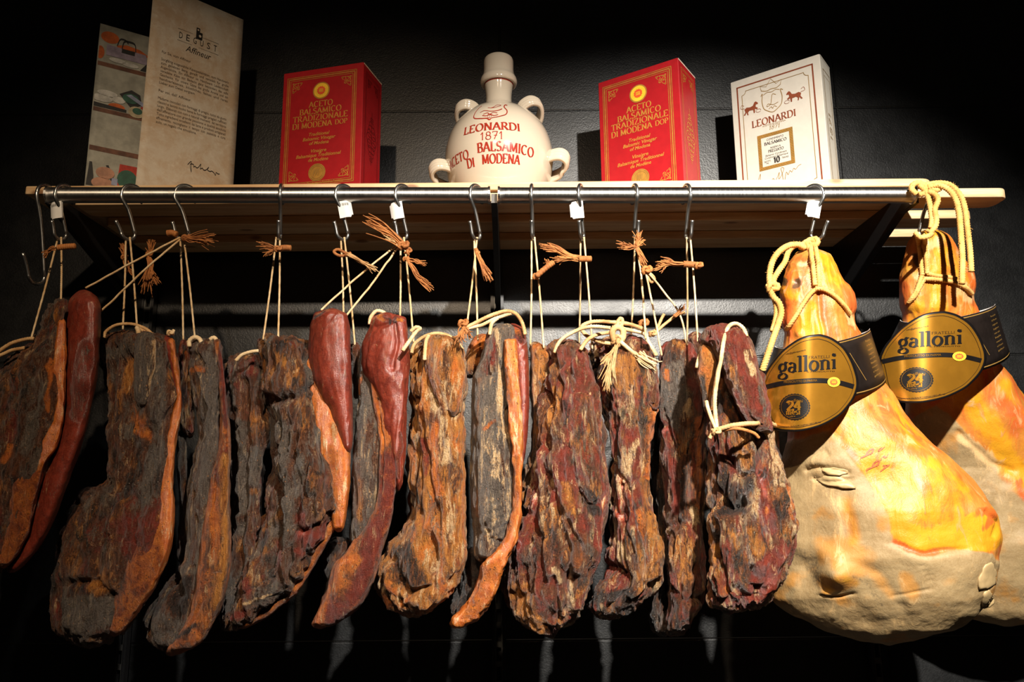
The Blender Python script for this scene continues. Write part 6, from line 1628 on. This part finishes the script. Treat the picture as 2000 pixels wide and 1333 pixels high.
# far ham
rope(hm2, 'rope', [on(b2, x, y, lift=.005) for x, y in ((1793 - 232, 462 + 38), (1798 - 232, 490 + 38), (1800 - 232, 520 + 38), (1802 - 232, 540 + 38))] if False else [(1790, 456, 1.475)] + [on(b2, x, y, lift=.006) for x, y in ((1794, 474), (1797, 495), (1799, 515), (1801, 538))], .0042)
rope(hm2, 'rope', [(1806, 460, 1.475)] + [on(b2, x, y, lift=.006) for x, y in ((1807, 476), (1808, 495), (1810, 515), (1811, 535))], .0042)
rope(hm2, 'rope', [on(b2, x, y, lift=.005) for x, y in ((1802, 534), (1797, 548), (1790, 568), (1781, 582), (1774, 592))], .0040)
rope(hm2, 'rope', [on(b2, x, y, lift=.005) for x, y in ((1808, 542), (1800, 556), (1788, 578), (1776, 590))], .0036)
rope(hm2, 'rope', [on(b2, x, y, lift=.005) for x, y in ((1810, 534), (1830, 539), (1850, 541), (1868, 545))], .0040)
rope(hm2, 'rope', [on(b2, x, y, lift=.005) for x, y in ((1804, 545), (1830, 546), (1850, 549), (1868, 553), (1886, 562), (1898, 574))], .0044)
rope(hm2, 'rope', [(1788, 455, 1.46), (1798, 464, 1.452), (1812, 462, 1.452), (1820, 456, 1.46), (1812, 450, 1.47)], .0046)
rope(hm2, 'rope', [(1816, 456, 1.458), (1826, 444, 1.458), (1829, 432, 1.458), (1826, 410, 1.457), (1832, 392, 1.456), (1826, 380, 1.456), (1812, 374, 1.458)], .0050)
rope(hm2, 'rope', [(1818, 446, 1.462), (1820, 430, 1.463), (1817, 405, 1.463), (1812, 385, 1.462), (1806, 372, 1.462), (1796, 362, 1.466)], .0050)
rope(hm2, 'rope', [(1790, 380, 1.468), (1781, 370, 1.468), (1784, 361, 1.468), (1796, 358, 1.468), (1808, 366, 1.466), (1804, 378, 1.464), (1794, 380, 1.466)], .0054)
rope(hm2, 'rope', [(1800, 360, 1.472), (1815, 368, 1.464), (1828, 372, 1.462), (1836, 368, 1.464)], .0052)
rope(hm2, 'rope_tail', [(1812, 366, 1.462), (1832, 362, 1.458), (1852, 370, 1.452), (1866, 388, 1.447), (1873, 415, 1.444), (1877, 460, 1.442), (1880, 510, 1.438), (1879, 555, 1.434)], .0054)
rope(hm2, 'rope_tail', [(1808, 362, 1.466), (1832, 358, 1.466), (1856, 362, 1.464), (1874, 380, 1.46), (1884, 405, 1.457), (1890, 450, 1.455), (1895, 495, 1.453), (1897, 531, 1.452)], .0052)

# ink stamp on the rind, laid on the body
def body_map(body, off, dflt):
    def fn(u, v):
        out = []
        for x, y in zip(np.atleast_1d(u), np.atleast_1d(v)):
            Y = depth_at(body, x + off[0], y + off[1], off)
            out.append(P(x + off[0], y + off[1], (Y if Y is not None else dflt) - .0012))
        return np.array(out)
    return fn
M['stamp'] = plain('red_brown_stamp_ink', (.36, .085, .018), .5, 0, .35, 300)
a = Art()
for ch, x, y, h in (('P', 1694, 886, 24), ('P', 1706, 909, 24), ('A', 1730, 912, 17), ('5', 1728, 893, 15), ('6', 1722, 877, 14)):
    ang = math.radians(-66)
    f = lambda px, py, x=x, y=y: (x + px * math.cos(ang) + py * math.sin(ang) * -1, y + px * math.sin(ang) * 1 - py * math.cos(ang))
    if ch in 'PA': a.text(ch, 0, -h / 2, h, .17, xform=f)
    else: a.btext(ch, 0, -h / 2, h, h * .6, xform=f, bold=.02)
a.emit('ink_stamp', M['stamp'], hm1, body_map(b1, (0, 0), 1.4), label='red brown ink stamp on the yellow rind')
def flake(root, body, cx, cy, rx, ry, ang, lift):
    n, m = 22, 6
    V = []
    for j in range(m + 1):
        for i in range(n):
            t = 2 * math.pi * i / n; q = j / m
            w = 1 + .12 * math.sin(3 * t + cx) + .06 * math.sin(7 * t)
            x = rx * q * w * math.cos(t); y = ry * q * w * math.sin(t)
            X = cx + x * math.cos(ang) - y * math.sin(ang); Yp = cy + x * math.sin(ang) + y * math.cos(ang)
            Y = depth_at(body, X, Yp, (0, 0))
            V.append(P(X, Yp, (Y if Y is not None else 1.46) - lift * (1 - .55 * q ** 4) - .002 * (y / ry)))
    V = np.array(V); k = len(V)
    V = np.vstack([V, V + np.array([0, lift * .8, 0])])
    Fc = [(j * n + i, (j + 1) * n + i, (j + 1) * n + (i + 1) % n, j * n + (i + 1) % n) for j in range(m) for i in range(n)]
    Fc += [tuple(a + k for a in f[::-1]) for f in Fc]
    Fc += [(m * n + i, k + m * n + i, k + m * n + (i + 1) % n, m * n + (i + 1) % n) for i in range(n)]
    mk('lard_flake', V, Fc, M['lard'], root)
M['lard'] = plain('pale_lard', (.42, .295, .140), .5, 0, .12, 60, .0006)
for fl in ((1930, 1128, 17, 27, .3, .005), (1930, 1172, 12, 18, .1, .006), (1630, 921, 26, 8, .10, .004), (1634, 942, 36, 11, .22, .005)):
    flake(hm1, b1, *fl)
